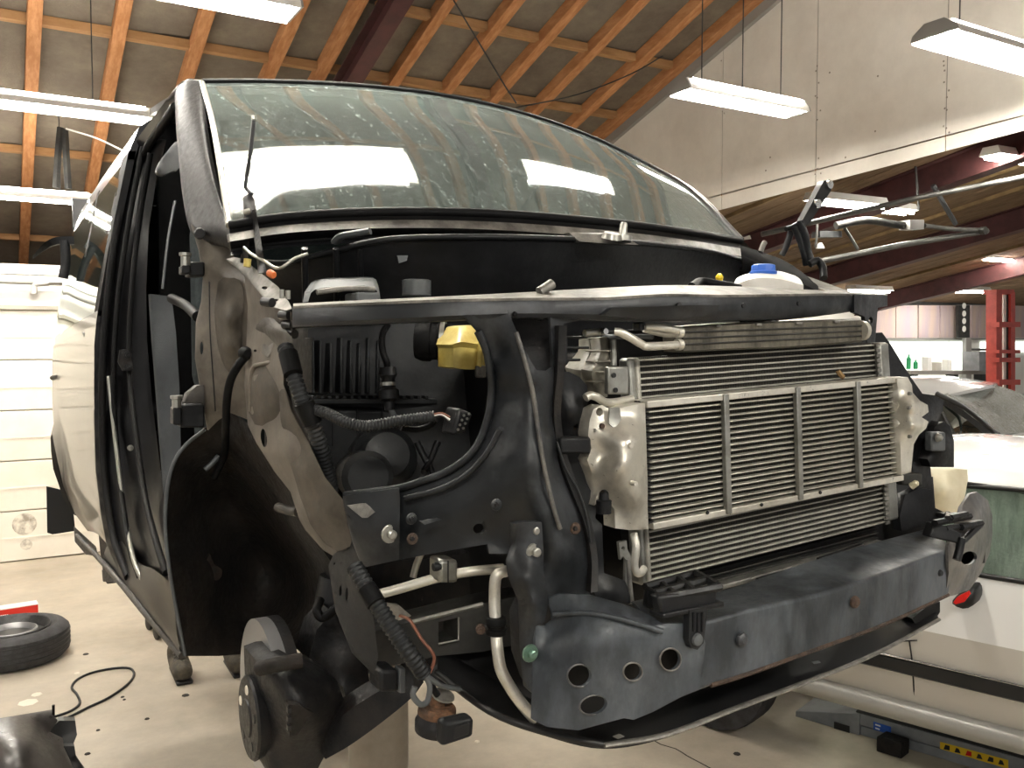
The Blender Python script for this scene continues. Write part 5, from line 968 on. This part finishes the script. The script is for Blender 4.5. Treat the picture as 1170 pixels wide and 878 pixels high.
tube('harness_wire', [A(*q) for q in ((487, 770, 1.165), (492, 782, 1.17), (500, 795, 1.17))], .005, 'rubber', h2, n=5, seg=8)
sheet('harness_bracket', [(440, 690, 1.24), (456, 692, 1.23), (470, 704, 1.22), (460, 708, 1.23), (448, 712, 1.24)], 'worn', van, thick=.01, step=6)
rl = pbox('relay_box', 434, 766, 456, 792, 1.25, .05, 'plastic', van, .006); pbox('relay_clip', 456, 764, 464, 793, 1.25, .02, 'greyplastic', rl, .003)
ho = lathe('horn', A(499, 827, 1.19), (.05, -.12, 1), [(-.012, .018), (-.010, .033), (.004, .034), (.008, .032), (.014, .029), (.02, .027), (.026, .012), (.034, .012)], 'darkmetal', van, seg=28)
lathe('horn_cover', A(499, 815, 1.188), (.05, -.12, 1), [(0, .0295), (.008, .029), (.013, .024), (.014, .013), (.028, .012), (.03, .006)], 'hornrust', ho, seg=24)
lathe('horn_disc', A(506, 796, 1.18), (.2, -.3, 1), [(0, .018), (.003, .018)], 'worn', ho, seg=16); tube('horn_post', [A(503, 806, 1.185), A(504, 797, 1.18)], .003, 'zinc', ho, n=1)
qbox('horn_trumpet', [A(505, 855, 1.14), A(541, 843, 1.12), A(542, 820, 1.12), A(508, 827, 1.14)], (-.004, .02, .004), 'plastic', ho, .005); qbox('horn_mouth', [A(512, 848, 1.138), A(536, 840, 1.118), A(537, 826, 1.118), A(514, 832, 1.138)], (0, .004, 0), 'black', ho, .002)
# ---- hub, brake, control arm
hub = lathe('brake_disc', (.418, 1.62, 1.335), (1, 0, 0), [(-.012, .07), (-.012, .148), (.012, .148), (.012, .07)], 'rimlight', van, seg=48)
lathe('disc_edge', (.430, 1.62, 1.335), (1, 0, 0), [(0, .1485), (.02, .1485), (.022, .14)], 'darkmetal', hub, seg=48)
hf = lathe('wheel_hub', (.372, 1.55, 1.335), (-1, 0, 0), [(-.06, .05), (-.02, .068), (0, .074), (.004, .070), (.005, .034), (.008, .032), (.009, .02)], 'darkmetal', van, seg=36)
for k in range(5):
    a = k*2*math.pi/5+.3; lathe('hub_hole', (.3675, 1.55+.05*math.cos(a), 1.335+.05*math.sin(a)), (-1, 0, 0), [(0, .009), (.002, .008)], 'spotlight' if k < 2 else 'black', hf, seg=12)
ca = sheet('brake_caliper', [(298, 762, 1.50), (312, 757, 1.48), (330, 755, 1.47), (352, 766, 1.46), (385, 778, 1.45), (393, 800, 1.45), (388, 830, 1.46), (372, 862, 1.47), (360, 885, 1.48), (310, 890, 1.49), (303, 850, 1.50), (299, 800, 1.51)], 'darkmetal', van, extra=[(340, 810, 1.40), (320, 780, 1.43)], thick=.12, step=8)
tube('caliper_bridge', [A(297, 764, 1.47), A(315, 760, 1.44), A(345, 755, 1.43)], .013, 'liner', ca, n=4)
sheet('caliper_spring', [(330, 806, 1.385), (342, 806, 1.38), (352, 812, 1.38), (360, 816, 1.385), (352, 822, 1.385), (340, 840, 1.39), (331, 842, 1.39)], 'liner', ca, thick=.02, step=5)
for y in (810, 820, 830): pbox('caliper_slot', 329, y, 333, y+6, 1.38, .01, 'black', ca, 0)
kn = sheet('knuckle', [(352, 755, 1.56), (362, 720, 1.55), (380, 700, 1.53), (400, 735, 1.52), (420, 765, 1.50), (425, 795, 1.48), (396, 802, 1.48), (392, 785, 1.48)], 'darkmetal', van, thick=.08, step=8)
lathe('strut_spring', A(385, 740, 1.62), (.1, 0, 1), [(-.05, .05), (.1, .05), (.14, .045)], 'black', kn, seg=20)
loft('control_arm', [[A(368, 850, 1.46), A(392, 818, 1.42), A(430, 792, 1.38), A(468, 772, 1.33), A(480, 765, 1.3)], [A(372, 868, 1.44), A(400, 852, 1.40), A(436, 826, 1.36), A(470, 798, 1.31), A(484, 780, 1.28)]], 'darkmetal', van, n=4, thick=.05)
tube('caliper_hose', [A(366, 686, 1.5), A(362, 698, 1.48), (A(370, 706, 1.47)), A(390, 690, 1.45)], .008, 'rubber', van, n=5)
tube('drive_shaft', [V(.55, 1.66, 1.33), V(1.1, 1.75, 1.4)], .02, 'darkmetal', van, n=1)
lathe('brake_disc', (1.945, 1.66, 1.325), (-1, 0, 0), [(-.012, .07), (-.012, .148), (.012, .148), (.012, .07)], 'rimlight', van, seg=40)
loft('wheel_well', [[V(1.6, 1.4, 1.75), V(1.6, 1.6, 1.8), V(1.6, 1.95, 1.75)], [V(1.85, 1.4, 1.73), V(1.88, 1.6, 1.78), V(1.9, 1.95, 1.73)]], 'liner', van, n=3, thick=.02, back=(0, 0, -1))
box('left_door', (2.08, 1.95, 1.40), (2.13, 2.85, 2.24), 'paint', van, .02)
sheet('left_a_pillar', [(742, 188, 2.44), (795, 226, 2.2), (850, 276, 1.96), (862, 288, 1.96), (858, 300, 2.0), (800, 250, 2.3), (742, 200, 2.5)], 'paint', van, thick=.05, step=8)
box('engine', (.8, 1.32, 1.45), (1.7, 1.72, 1.98), 'black', van, .03)
# ================================================================== OTHER THINGS
# lift column below the van
lc = thing('lift_column', 'beige steel lift column holding up the van', 'lift', (.84, 2.12, 0))
lathe('ram', (.84, 2.12, 0), (0, 0, 1), [(0, .078), (1.26, .078), (1.3, .07)], 'post', lc, seg=36)
lathe('base_plate', (.84, 2.12, 0), (0, 0, 1), [(0, .16), (.015, .16)], 'liftdark', lc, seg=28)
box('lift_arm', (.5, 2.42, 1.28), (1.9, 2.56, 1.355), 'darkmetal', lc, .008)
box('arm_link', (.76, 2.1, 1.25), (.92, 2.5, 1.30), 'darkmetal', lc, .006)
l2 = thing('lift_column', 'second lift column under the rear of the van', 'lift', (1.55, 4.0, 0))
lathe('ram', (1.55, 4.0, 0), (0, 0, 1), [(0, .078), (1.28, .078)], 'post', l2, seg=36); box('lift_arm', (.6, 3.93, 1.28), (1.9, 4.07, 1.355), 'darkmetal', l2, .008)
# tyre lying flat
ty = thing('wheel', 'spare wheel with worn black tyre lying flat on the floor', 'wheel', (.04, 6.32, 0))
c = V(.04, 6.32, 0); h = .215
lathe('tyre', c, (0, 0, 1), [(.02, .23), (.0, .26), (.012, .3), (.04, .325), (.08, .33), (.135, .33), (.175, .325), (.2, .3), (.212, .26), (.2, .225), (.19, .21), (.05, .21)], 'tyre', ty, seg=64)
for z in (.06, .09, .12, .15): lathe('tread_groove', c+V(0, 0, z), (0, 0, 1), [(0, .3305), (.004, .332), (.008, .3305)], 'black', ty, seg=64)
rm = lathe('rim', c, (0, 0, 1), [(.02, .2), (.02, .212), (.195, .212), (.205, .222), (.21, .215), (.17, .195), (.14, .18), (.14, .05)], 'steelrim', ty, seg=48)
lathe('hub_ring', c+V(0, 0, .14), (0, 0, 1), [(0, .15), (.045, .145), (.05, .135), (.03, .12), (.0, .11)], 'rimlight', rm, seg=40)
for k in range(18):
    a = k*2*math.pi/18; lathe('rim_slot', c+V(.172*math.cos(a), .172*math.sin(a), .146), (0, 0, 1), [(0, .012), (.012, .011)], 'black', rm, seg=8)
# red box behind the wheel
p0 = AZ(44, 706, 0); rb = thing('long_box', 'long flat red box on the floor behind the wheel', 'box', p0)
d = (AZ(0, 713, 0)-p0).normalized(); q0 = p0; q1 = p0+d*.7; n_ = V(-d.y, d.x, 0); n_ = n_ if n_.y > 0 else -n_
qbox('body', [q1, q0, q0+V(0, 0, .095), q1+V(0, 0, .095)], n_*.1, 'redbox', rb, .004)
qbox('pale_top', [q1+V(0, 0, .096), q0+V(0, 0, .096), q0+n_*.1+V(0, 0, .096), q1+n_*.1+V(0, 0, .096)], (0, 0, .008), 'white', rb)
for k in range(6):
    a = q0+d*(.20+k*.012)-n_*.001; qbox('lettering', [a+V(0, 0, .045), a-d*.008+V(0, 0, .045), a-d*.008+V(0, 0, .06), a+V(0, 0, .06)], -n_*.001, 'white', rb)
# cable loop
cbl = tube('cable', [AZ(x, y, .007) for x, y in ((-12, 826), (20, 824), (50, 822), (66, 818), (82, 812), (91, 804), (88, 794), (82, 786), (88, 777), (105, 769), (130, 764), (148, 764), (153, 771), (146, 782), (125, 797), (100, 809), (78, 820), (60, 826))], .007, 'ribplastic', None, n=6, seg=8)
tag(cbl, 'black cable lying in a loop on the floor', 'cable')
# black bumper cover lying at the lower left
bc = thing('bumper_cover', 'black plastic bumper cover lying on the floor at lower left', 'bumper', AZ(40, 870, 0))
sheet('shell', [(-25, 826, 4.05), (0, 823, 4.05), (30, 818, 4.1), (60, 813, 4.15), (62, 822, 4.1), (66, 824, 4.1), (56, 838, 4.05), (72, 846, 4.0), (73, 856, 3.95), (78, 866, 3.9), (84, 880, 3.85), (84, 905, 3.75), (-25, 905, 3.75)], 'bumperskin', bc, extra=[(15, 845, 3.85), (40, 850, 3.85), (20, 875, 3.72)], thick=.02, step=7)
sheet('end_bracket', [(54, 836, 4.10), (68, 824, 4.12), (86, 824, 4.12), (88, 840, 4.1), (84, 850, 4.08), (74, 854, 4.08), (70, 846, 4.1)], 'black', bc, thick=.05, step=6)
sheet('lower_shell', [(72, 853, 3.98), (85, 853, 3.98), (87, 866, 3.95), (92, 874, 3.9), (98, 882, 3.88), (98, 905, 3.8), (72, 905, 3.8)], 'black', bc, thick=.03, step=7)
tube('tab', [A(61, 818, 4.13), A(61, 806, 4.13)], .006, 'jamb', bc, n=1)
# castors of a creeper behind the sill
cr = thing('trolley', 'small trolley on black castors standing behind the van sill', 'trolley', AZ(178, 730, 0))
for i, (x, y) in enumerate(((180, 731), (171, 720), (215, 735), (205, 722))):
    p = AZ(x, y, 0); lathe('castor', p+V(-.015, 0, .05), (1, .25, 0), [(0, .03), (.004, .05), (.028, .05), (.032, .03)], 'black', cr, seg=24)
    tube('castor_fork', [p+V(0, 0, .05), p+V(0, .03, .16)], .012, 'rimlight', cr, n=1)
pa = [AZ(x, y, 0)+V(0, .03, .16) for x, y in ((180, 731), (215, 735), (205, 722), (171, 720))]
qbox('deck', pa, (0, 0, .03), 'liftdark', cr, .005)
# person behind the van: boots and legs show below the sill
def skin_body(name, joints, edges, m, parent, sub=2, root=0):
    me = bpy.data.meshes.new(name); c = WLOC[parent.name] if parent else V(0, 0, 0)
    me.from_pydata([Vector(j[:3])-c for j in joints], edges, []); me.materials.append(MATS[m])
    o = bpy.data.objects.new(name, me); link(o, parent, c)
    sm = o.modifiers.new('skin', 'SKIN'); sm.use_smooth_shade = True
    for i, j in enumerate(joints):
        sv = me.skin_vertices[0].data[i]; r = j[3] if isinstance(j[3], tuple) else (j[3], j[3]); sv.radius = r; sv.use_root = (i == root)
    sb = o.modifiers.new('sub', 'SUBSURF'); sb.levels = sub; sb.render_levels = sub
    return o
fa = AZ(207, 774, 0); fb_ = AZ(270, 766, 0)
pc = (fa+fb_)/2+V(0, .12, 0)
pe = thing('person', 'person in dark trousers and work boots standing behind the raised van', 'person', pc)
dn = V(.18, -1, 0).normalized()
px_, py_ = pc.x, pc.y+.06
J = [(px_, py_, .98, .145), (px_-.09, py_, .92, .10), (px_+.09, py_, .92, .10), (fa.x+.02, fa.y+.10, .52, .068), (fb_.x-.02, fb_.y+.10, .52, .068), (fa.x, fa.y+.12, .16, .052), (fb_.x, fb_.y+.12, .16, .052),
     (px_, py_, 1.15, (.15, .11)), (px_, py_+.01, 1.38, (.17, .12)), (px_, py_, 1.50, .06)]
body = skin_body('body', J, [(0, 1), (0, 2), (1, 3), (2, 4), (3, 5), (4, 6), (0, 7), (7, 8), (8, 9)], 'trousers', pe)
J2 = [(px_, py_, 1.02, (.155, .12)), (px_, py_, 1.2, (.16, .12)), (px_, py_+.01, 1.38, (.175, .125)), (px_-.19, py_, 1.42, .06), (px_+.19, py_, 1.42, .06), (px_-.25, py_, 1.15, .05), (px_+.25, py_, 1.15, .05), (px_-.24, py_-.12, .95, .038), (px_+.24, py_-.12, .95, .038), (px_, py_, 1.5, .065)]
skin_body('jacket', J2, [(0, 1), (1, 2), (2, 3), (2, 4), (3, 5), (4, 6), (5, 7), (6, 8), (2, 9)], 'shirt', pe)
J3 = [(px_, py_, 1.48, .055), (px_, py_, 1.56, .055), (px_, py_-.01, 1.62, (.075, .09)), (px_, py_-.01, 1.72, (.078, .095)), (px_, py_, 1.78, .05), (px_, py_-.10, 1.64, .018)]
skin_body('head', J3, [(0, 1), (1, 2), (2, 3), (3, 4), (2, 5)], 'skin', pe)
J4 = [(px_, py_+.02, 1.70, (.085, .095)), (px_, py_+.01, 1.79, .065), (px_, py_+.05, 1.64, (.07, .05))]
skin_body('hair', J4, [(0, 1), (0, 2)], 'hair', pe)
for s in (-1, 1):
    hx = px_+s*.24; hy = py_-.16; hz = .92
    hj = [(hx, hy+.03, hz+.02, .028), (hx, hy-.02, hz-.03, (.036, .018))]; he = [(0, 1)]
    for k in range(4):
        b0 = len(hj); ox = (k-1.5)*.018; ln = (.06, .07, .066, .05)[k]
        hj += [(hx+ox, hy-.03, hz-.055, .009), (hx+ox, hy-.045, hz-.055-ln*.5, .008), (hx+ox, hy-.04, hz-.055-ln, .007)]; he += [(1, b0), (b0, b0+1), (b0+1, b0+2)]
    b0 = len(hj); hj += [(hx-s*.035, hy-.035, hz-.02, .010), (hx-s*.045, hy-.05, hz-.055, .008)]; he += [(0, b0), (b0, b0+1)]
    skin_body('hand', hj, he, 'skin', pe)
for f, s in ((fa, -1), (fb_, 1)):
    t_ = dn
    bj = [(f.x, f.y+.12, .20, (.07, .075)), (f.x, f.y+.12, .075, (.065, .072)), (f.x, f.y+.02, .065, (.062, .062)), (f.x-.005, f.y-.08, .058, (.066, .054)), (f.x-.006, f.y-.135, .052, (.05, .045))]
    bo = skin_body('boot', bj, [(0, 1), (1, 2), (2, 3), (3, 4)], 'boot', pe)
    so = qbox('sole', [V(f.x-.042, f.y+.17, 0), V(f.x+.042, f.y+.17, 0), V(f.x+.045, f.y-.145, 0), V(f.x-.05, f.y-.145, 0)], (0, 0, .022), 'black', bo, .02, seg=4)
    for k in range(4):
        y_ = f.y+.06-k*.03; z_ = .14-k*.012
        tube('lace', [V(f.x-.035, y_, z_-.01), V(f.x, y_-.012, z_+.008), V(f.x+.035, y_, z_-.01)], .004, 'worn', bo, n=3, seg=6)
# flat dark disc between the boots
dp = lathe('floor_disc', AZ(240, 740, 0), (0, 0, 1), [(0, .10), (.03, .12), (.032, .115), (.008, .095)], 'liftdark', None, seg=28); tag(dp, 'flat dark round disc on the floor between the boots', 'pan')

# ---- light car on the low scissor lift, right
CD = Vector((-.303, .953, 0)); CN = Vector((-.953, -.303, 0)); P0 = AZ(1046, 811, .42)
def AC(px, py, off=0):                               # point on the car's near side, off = moved into the body
    d = ray(px, py); P = P0-CN*off; return O+d*((P-O).dot(CN)/d.dot(CN))
def cs(s, z, off=0): return V(P0.x, P0.y, 0)+CD*s-CN*off+V(0, 0, z)      # s along the car (away is +)
car = thing('hatchback_car', 'silver-white car on a low scissor lift with black side moulding', 'car', cs(0, .2, .8))
S0, S1 = -2.6, 1.45
ss = [S0, -2.2, -1.5, -.8, -.2, .3, .7, 1.1, S1]
sidep = [(.40, .03), (.50, -.015), (.62, -.03), (.78, -.03), (.95, -.005), (1.04, .02)]
def carside(name, pr, sr, m, flip=False, thick=.02):
    rows = [[cs(s, z, (off if not flip else 1.66-off)+(.05*max(0, (s-.9)/.55)**2 if not flip else 0)) for s in sr] for z, off in pr]
    return loft(name, rows, m, car, n=3, nr=2, thick=thick, back=-CN if not flip else CN)
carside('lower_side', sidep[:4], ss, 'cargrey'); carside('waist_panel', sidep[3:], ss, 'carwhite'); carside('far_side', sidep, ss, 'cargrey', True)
ra = [(1.40, .16), (1.44, .19), (1.48, .24), (1.515, .38), (1.53, .83), (1.515, 1.28), (1.48, 1.42), (1.44, 1.47), (1.40, 1.50)]
sr = [-2.3, -1.5, -.8, -.2, .1, .3]
loft('roof', [[cs(s, z-.05*max(0, (s-0)/.4)**2-.03*max(0, (-s-1.5)/1.0), off) for s in sr] for z, off in ra], 'carwhite', car, n=4, nr=3, thick=.02, back=(0, 0, -1))
tube('roof_channel', [AC(1104, 552, .14), AC(1135, 556, .16), AC(1172, 564, .18), AC(1230, 580, .2)], .006, 'black', car, n=4)
gl_ = loft('side_glass', [[cs(s, 1.385-.02*max(0, s/.2)**2 if s < .2 else 1.385-(s-.0)*.45, .155) for s in (-1.3, -.9, -.5, -.1, .15, .35)], [cs(s, 1.2, .09) for s in (-1.3, -.9, -.5, -.1, .2, .5)], [cs(s, 1.05, .03) for s in (-1.3, -.9, -.5, -.1, .25, .68)]], 'carglass', car, n=3, thick=.005, back=-CN)
tube('window_seal', [cs(s, 1.045, .018) for s in (-2.2, -1.3, -.5, .1, .68)], .011, 'black', car, n=3); tube('window_seal', [cs(s, z, o_) for s, z, o_ in ((-1.3, 1.395, .155), (-.5, 1.395, .155), (-.1, 1.385, .15), (.15, 1.34, .14), (.42, 1.2, .08), (.70, 1.05, .02))], .011, 'black', car, n=4)
loft('interior_sheet', [[cs(s, z, .24+.03*math.sin(s*19)) for s in (-1.3, -1.1, -.9, -.7, -.5, -.3, -.1, .1, .3)] for z in (.9, 1.15, 1.38)], 'curtain_green', car, n=5, thick=.01, back=-CN)
box('cabin_floor', tuple(cs(-.5, .45, .83)-V(.5, .6, 0)), tuple(cs(-.5, .5, .83)+V(.5, .6, 0)), 'black', car)
loft('windscreen', [[cs(.30, 1.40, .2), cs(.33, 1.43, .83), cs(.30, 1.40, 1.46)], [cs(.85, 1.02, .1), cs(.98, 1.02, .83), cs(.85, 1.02, 1.56)]], 'carglass', car, n=5, thick=.005, back=(0, 0, -1))
loft('bonnet', [[cs(.75, 1.03, .05), cs(.85, 1.05, .83), cs(.75, 1.03, 1.6)], [cs(1.2, .95, .06), cs(1.3, .98, .83), cs(1.2, .95, 1.6)], [cs(1.5, .78, .15), cs(1.65, .8, .83), cs(1.5, .78, 1.5)]], 'carwhite', car, n=4, nr=3, thick=.02, back=(0, 0, -1))
loft('front_bumper', [[cs(1.42, .8, .08), cs(1.66, .8, .83), cs(1.42, .8, 1.55)], [cs(1.45, .4, .1), cs(1.7, .4, .83), cs(1.45, .4, 1.55)]], 'cargrey', car, n=5, thick=.03, back=-CD)
strip_ = loft('side_moulding', [[cs(s, .645, -.042) for s in (S0, -1.5, -.5, .2, .46)], [cs(s, .635, -.05) for s in (S0, -1.5, -.5, .2, .46)], [cs(s, .585, -.05) for s in (S0, -1.5, -.5, .2, .46)], [cs(s, .575, -.035) for s in (S0, -1.5, -.5, .2, .46)]], 'black', car, n=3, thick=.02, back=-CN)
tube('moulding_chrome', [cs(s, .647, -.05) for s in (S0, -1.5, -.5, .2, .46)], .004, 'chrome', strip_, n=3, seg=6)
tube('door_gap', [AC(1039, 733, -.035), AC(1042, 755, -.04), AC(1044, 785, -.02), AC(1045, 797, .0)], .0035, 'black', car, n=3, seg=6)
tube('door_gap', [AC(1030, 733, -.035), AC(1048, 732, -.035)], .003, 'black', car, n=1, seg=6)
sl_ = loft('sill', [[cs(s, .445, .0) for s in (S0, -1, 0, .5, .78)], [cs(s, .43, -.035) for s in (S0, -1, 0, .5, .78)], [cs(s, .39, -.04) for s in (S0, -1, 0, .5, .78)], [cs(s, .35, .0) for s in (S0, -1, 0, .5, .78)]], 'sillgrey', car, n=3, nr=3, thick=.03, back=-CN)
lathe('sill_plug', cs(.62, .40, -.04), CN, [(0, .008), (.003, .007)], 'black', car, seg=8)
box('car_floor', tuple(cs(-.6, .30, .83)-V(.6, 1.5, 0)), tuple(cs(-.6, .36, .83)+V(.6, 1.5, 0)), 'black', car)
wh_ = lathe('front_wheel', cs(1.02, .30, .06), -CN, [(0, .2), (.01, .29), (.05, .30), (.17, .30), (.2, .27), (.2, .1)], 'tyre', car, seg=40)
lathe('wheel_disc', cs(1.02, .30, .055), CN, [(0, .19), (.01, .18), (.02, .05)], 'rimlight', wh_, seg=30)
mr = sheet('door_mirror', [(1088, 690, 0), (1092, 682, 0), (1104, 672, 0), (1112, 672, 0), (1115, 680, 0), (1112, 692, 0), (1100, 696, 0)], 'black', car, un=lambda a, b, c: AC(a, b, c-.1), back=-CN, thick=.1, step=5, round_=2, extra=[(1104, 684, -.03)])
sheet('mirror_lens', [(1089, 689, 0), (1094, 682, 0), (1106, 676, 0), (1108, 680, 0), (1102, 688, 0), (1092, 691, 0)], 'redlens', mr, un=lambda a, b, c: AC(a, b, c-.14), back=-CN, thick=.02, step=4)
# scissor lift
sc = thing('scissor_lift', 'grey low scissor lift with yellow warning strip under the light car', 'lift', cs(-.4, 0, .2))
LP = AZ(982, 841, .0)
def lf(s, z, off=0): return V(LP.x, LP.y, 0)+CD*s-CN*off+V(0, 0, z)
def lq(px, py, off=0):
    d = ray(px, py); P = V(LP.x, LP.y, 0)-CN*off; return O+d*((P-O).dot(CN)/d.dot(CN))
qbox('platform', [lf(-2.6, .055, 0), lf(.0, .055, 0), lf(.0, .115, 0), lf(-2.6, .115, 0)], -CN*.6, 'liftsteel', sc, .005)
qbox('top_plate', [lf(-2.6, .115, .0), lf(.02, .115, .0), lf(.02, .115, .6), lf(-2.6, .115, .6)], (0, 0, .008), 'liftdark', sc, .002)
mk('ramp', [lf(.0, .0, 0), lf(.0, .115, 0), lf(.34, .0, 0), lf(.0, .0, .6), lf(.0, .115, .6), lf(.34, .0, .6), lf(.34, .03, 0), lf(.34, .03, .6)], [(0, 1, 6, 2), (3, 5, 7, 4), (0, 3, 4, 1), (1, 4, 7, 6), (2, 6, 7, 5), (0, 2, 5, 3)], 'liftsteel', sc, bevel=.004)
qbox('ramp_slot', [lf(.05, .0, -.004), lf(.13, .0, -.004), lf(.13, .035, -.004), lf(.05, .035, -.004)], -CN*.006, 'black', sc)
qbox('base_frame', [lf(-2.6, .0, .01), lf(.0, .0, .01), lf(.0, .05, .01), lf(-2.6, .05, .01)], -CN*.55, 'liftsteel', sc, .004)
def lsq(name, P, m, parent, o1=-.002): return qbox(name, [lq(x, y, o1) for x, y in P], -CN*.0012, m, parent)
bl_ = lsq('brand_sticker', [(998, 834), (1018, 840), (1018, 831), (998, 825)], 'bluelabel', sc)
for x0, y0, x1, y1 in ((1000, 827.5, 1006, 829.5), (1000, 831.5, 1005, 833.2), (1009, 832, 1016, 834), (1009, 835.5, 1016, 837.4)):
    lsq('lettering', [(x0, y0+1.6), (x1, y1+1.6), (x1, y1), (x0, y0)], 'white' if x0 < 1007 else 'bluecap', bl_, -.0034)
yl = lsq('warning_strip', [(1074, 856), (1152, 879), (1152, 869), (1074, 848)], 'yellowlabel', sc)
for k in range(6):
    x = 1078+k*12.5; y = 851.5+k*3.4
    lsq('pictogram', [(x, y+5), (x+7, y+6.5), (x+(5 if k % 2 else 7), y+1.5), (x+2, y)], 'redlens' if k == 2 else 'black', yl, -.0034)
rbk = thing('rubber_block', 'black rubber block leaning against the scissor lift', 'block', AZ(1020, 862, 0))
qbox('block', [AZ(1001, 859, 0), AZ(1030, 868, 0), AZ(1039, 861, 0), AZ(1012, 852, 0)], (0, 0, .075), 'liner', rbk, .006)
# ---- second car farther right
C2 = thing('white_car', 'white car with sloping windscreen parked behind the silver-white car', 'car', A(1120, 640, 4.6))
def E2(px, py, Y): return A(px, py, Y)
loft('body_side', [[A(1066, 508, 5.3), A(1092, 506, 5.0), A(1130, 507, 4.7), A(1180, 505, 4.4), A(1240, 512, 4.2)], [A(1066, 530, 5.3), A(1092, 532, 5.0), A(1130, 535, 4.7), A(1180, 545, 4.35), A(1240, 560, 4.15)], [A(1066, 640, 5.3), A(1092, 640, 5.0), A(1130, 650, 4.7), A(1180, 670, 4.35), A(1240, 690, 4.15)]], 'carwhite', C2, n=4, nr=3, thick=.1)
loft('roof', [[A(1030, 448, 5.5), A(1060, 449, 5.35), A(1078, 452, 5.25)], [A(1034, 434, 5.9), A(1080, 434, 5.7), A(1130, 441, 5.4)], [A(1040, 430, 6.6), A(1085, 430, 6.5), A(1140, 438, 6.4)]], 'carwhite', C2, n=4, nr=4, thick=.03, back=(0, 0, -1))
loft('windscreen', [[A(1078, 451, 5.24), A(1105, 442, 5.5), A(1140, 441, 5.9), A(1180, 455, 6.3)], [A(1138, 496, 4.6), A(1165, 494, 4.9), A(1200, 493, 5.3), A(1240, 495, 5.8)]], 'litglass', C2, n=5, nr=3, thick=.01, back=(0, 0, -1))
tube('a_pillar', [A(1070, 450, 5.26), A(1105, 468, 4.95), A(1140, 497, 4.56)], .026, 'black', C2, n=4, seg=8)
loft('bonnet', [[A(1138, 500, 4.55), A(1180, 494, 5.0), A(1240, 496, 5.6)], [A(1190, 510, 4.2), A(1240, 512, 4.6), A(1300, 514, 5.2)]], 'carwhite', C2, n=4, thick=.03, back=(0, 0, -1))
sheet('quarter_glass', [(1074, 466, 5.15), (1080, 464, 5.1), (1105, 480, 4.9), (1128, 499, 4.7), (1126, 503, 4.7), (1100, 502, 4.9), (1085, 486, 5.08)], 'darkglass', C2, thick=.01, step=6)
tube('glass_frame', [A(1073, 465, 5.12), A(1092, 500, 4.96), A(1126, 505, 4.66), A(1138, 499, 4.58)], .018, 'rail', C2, n=1, seg=6)
loft('cabin_back', [[A(1060, 455, 5.9), A(1120, 448, 6.5), A(1190, 452, 7.0)], [A(1070, 510, 5.9), A(1120, 510, 6.4), A(1200, 510, 6.8)]], 'rail', C2, n=3, thick=.05)
tube('crease', [A(1092, 533, 4.98), A(1130, 537, 4.68), A(1180, 548, 4.33)], .006, 'seam', C2, n=3, seg=6)
for xx, Y in ((1085, 5.1), (1230, 4.3)):
    p = A(xx, 600, Y); p.z = .32; lathe('wheel', p, (.3, -1, 0), [(-.2, .25), (-.19, .32), (-.02, .32), (0, .28), (.005, .05)], 'tyre', C2, seg=30)
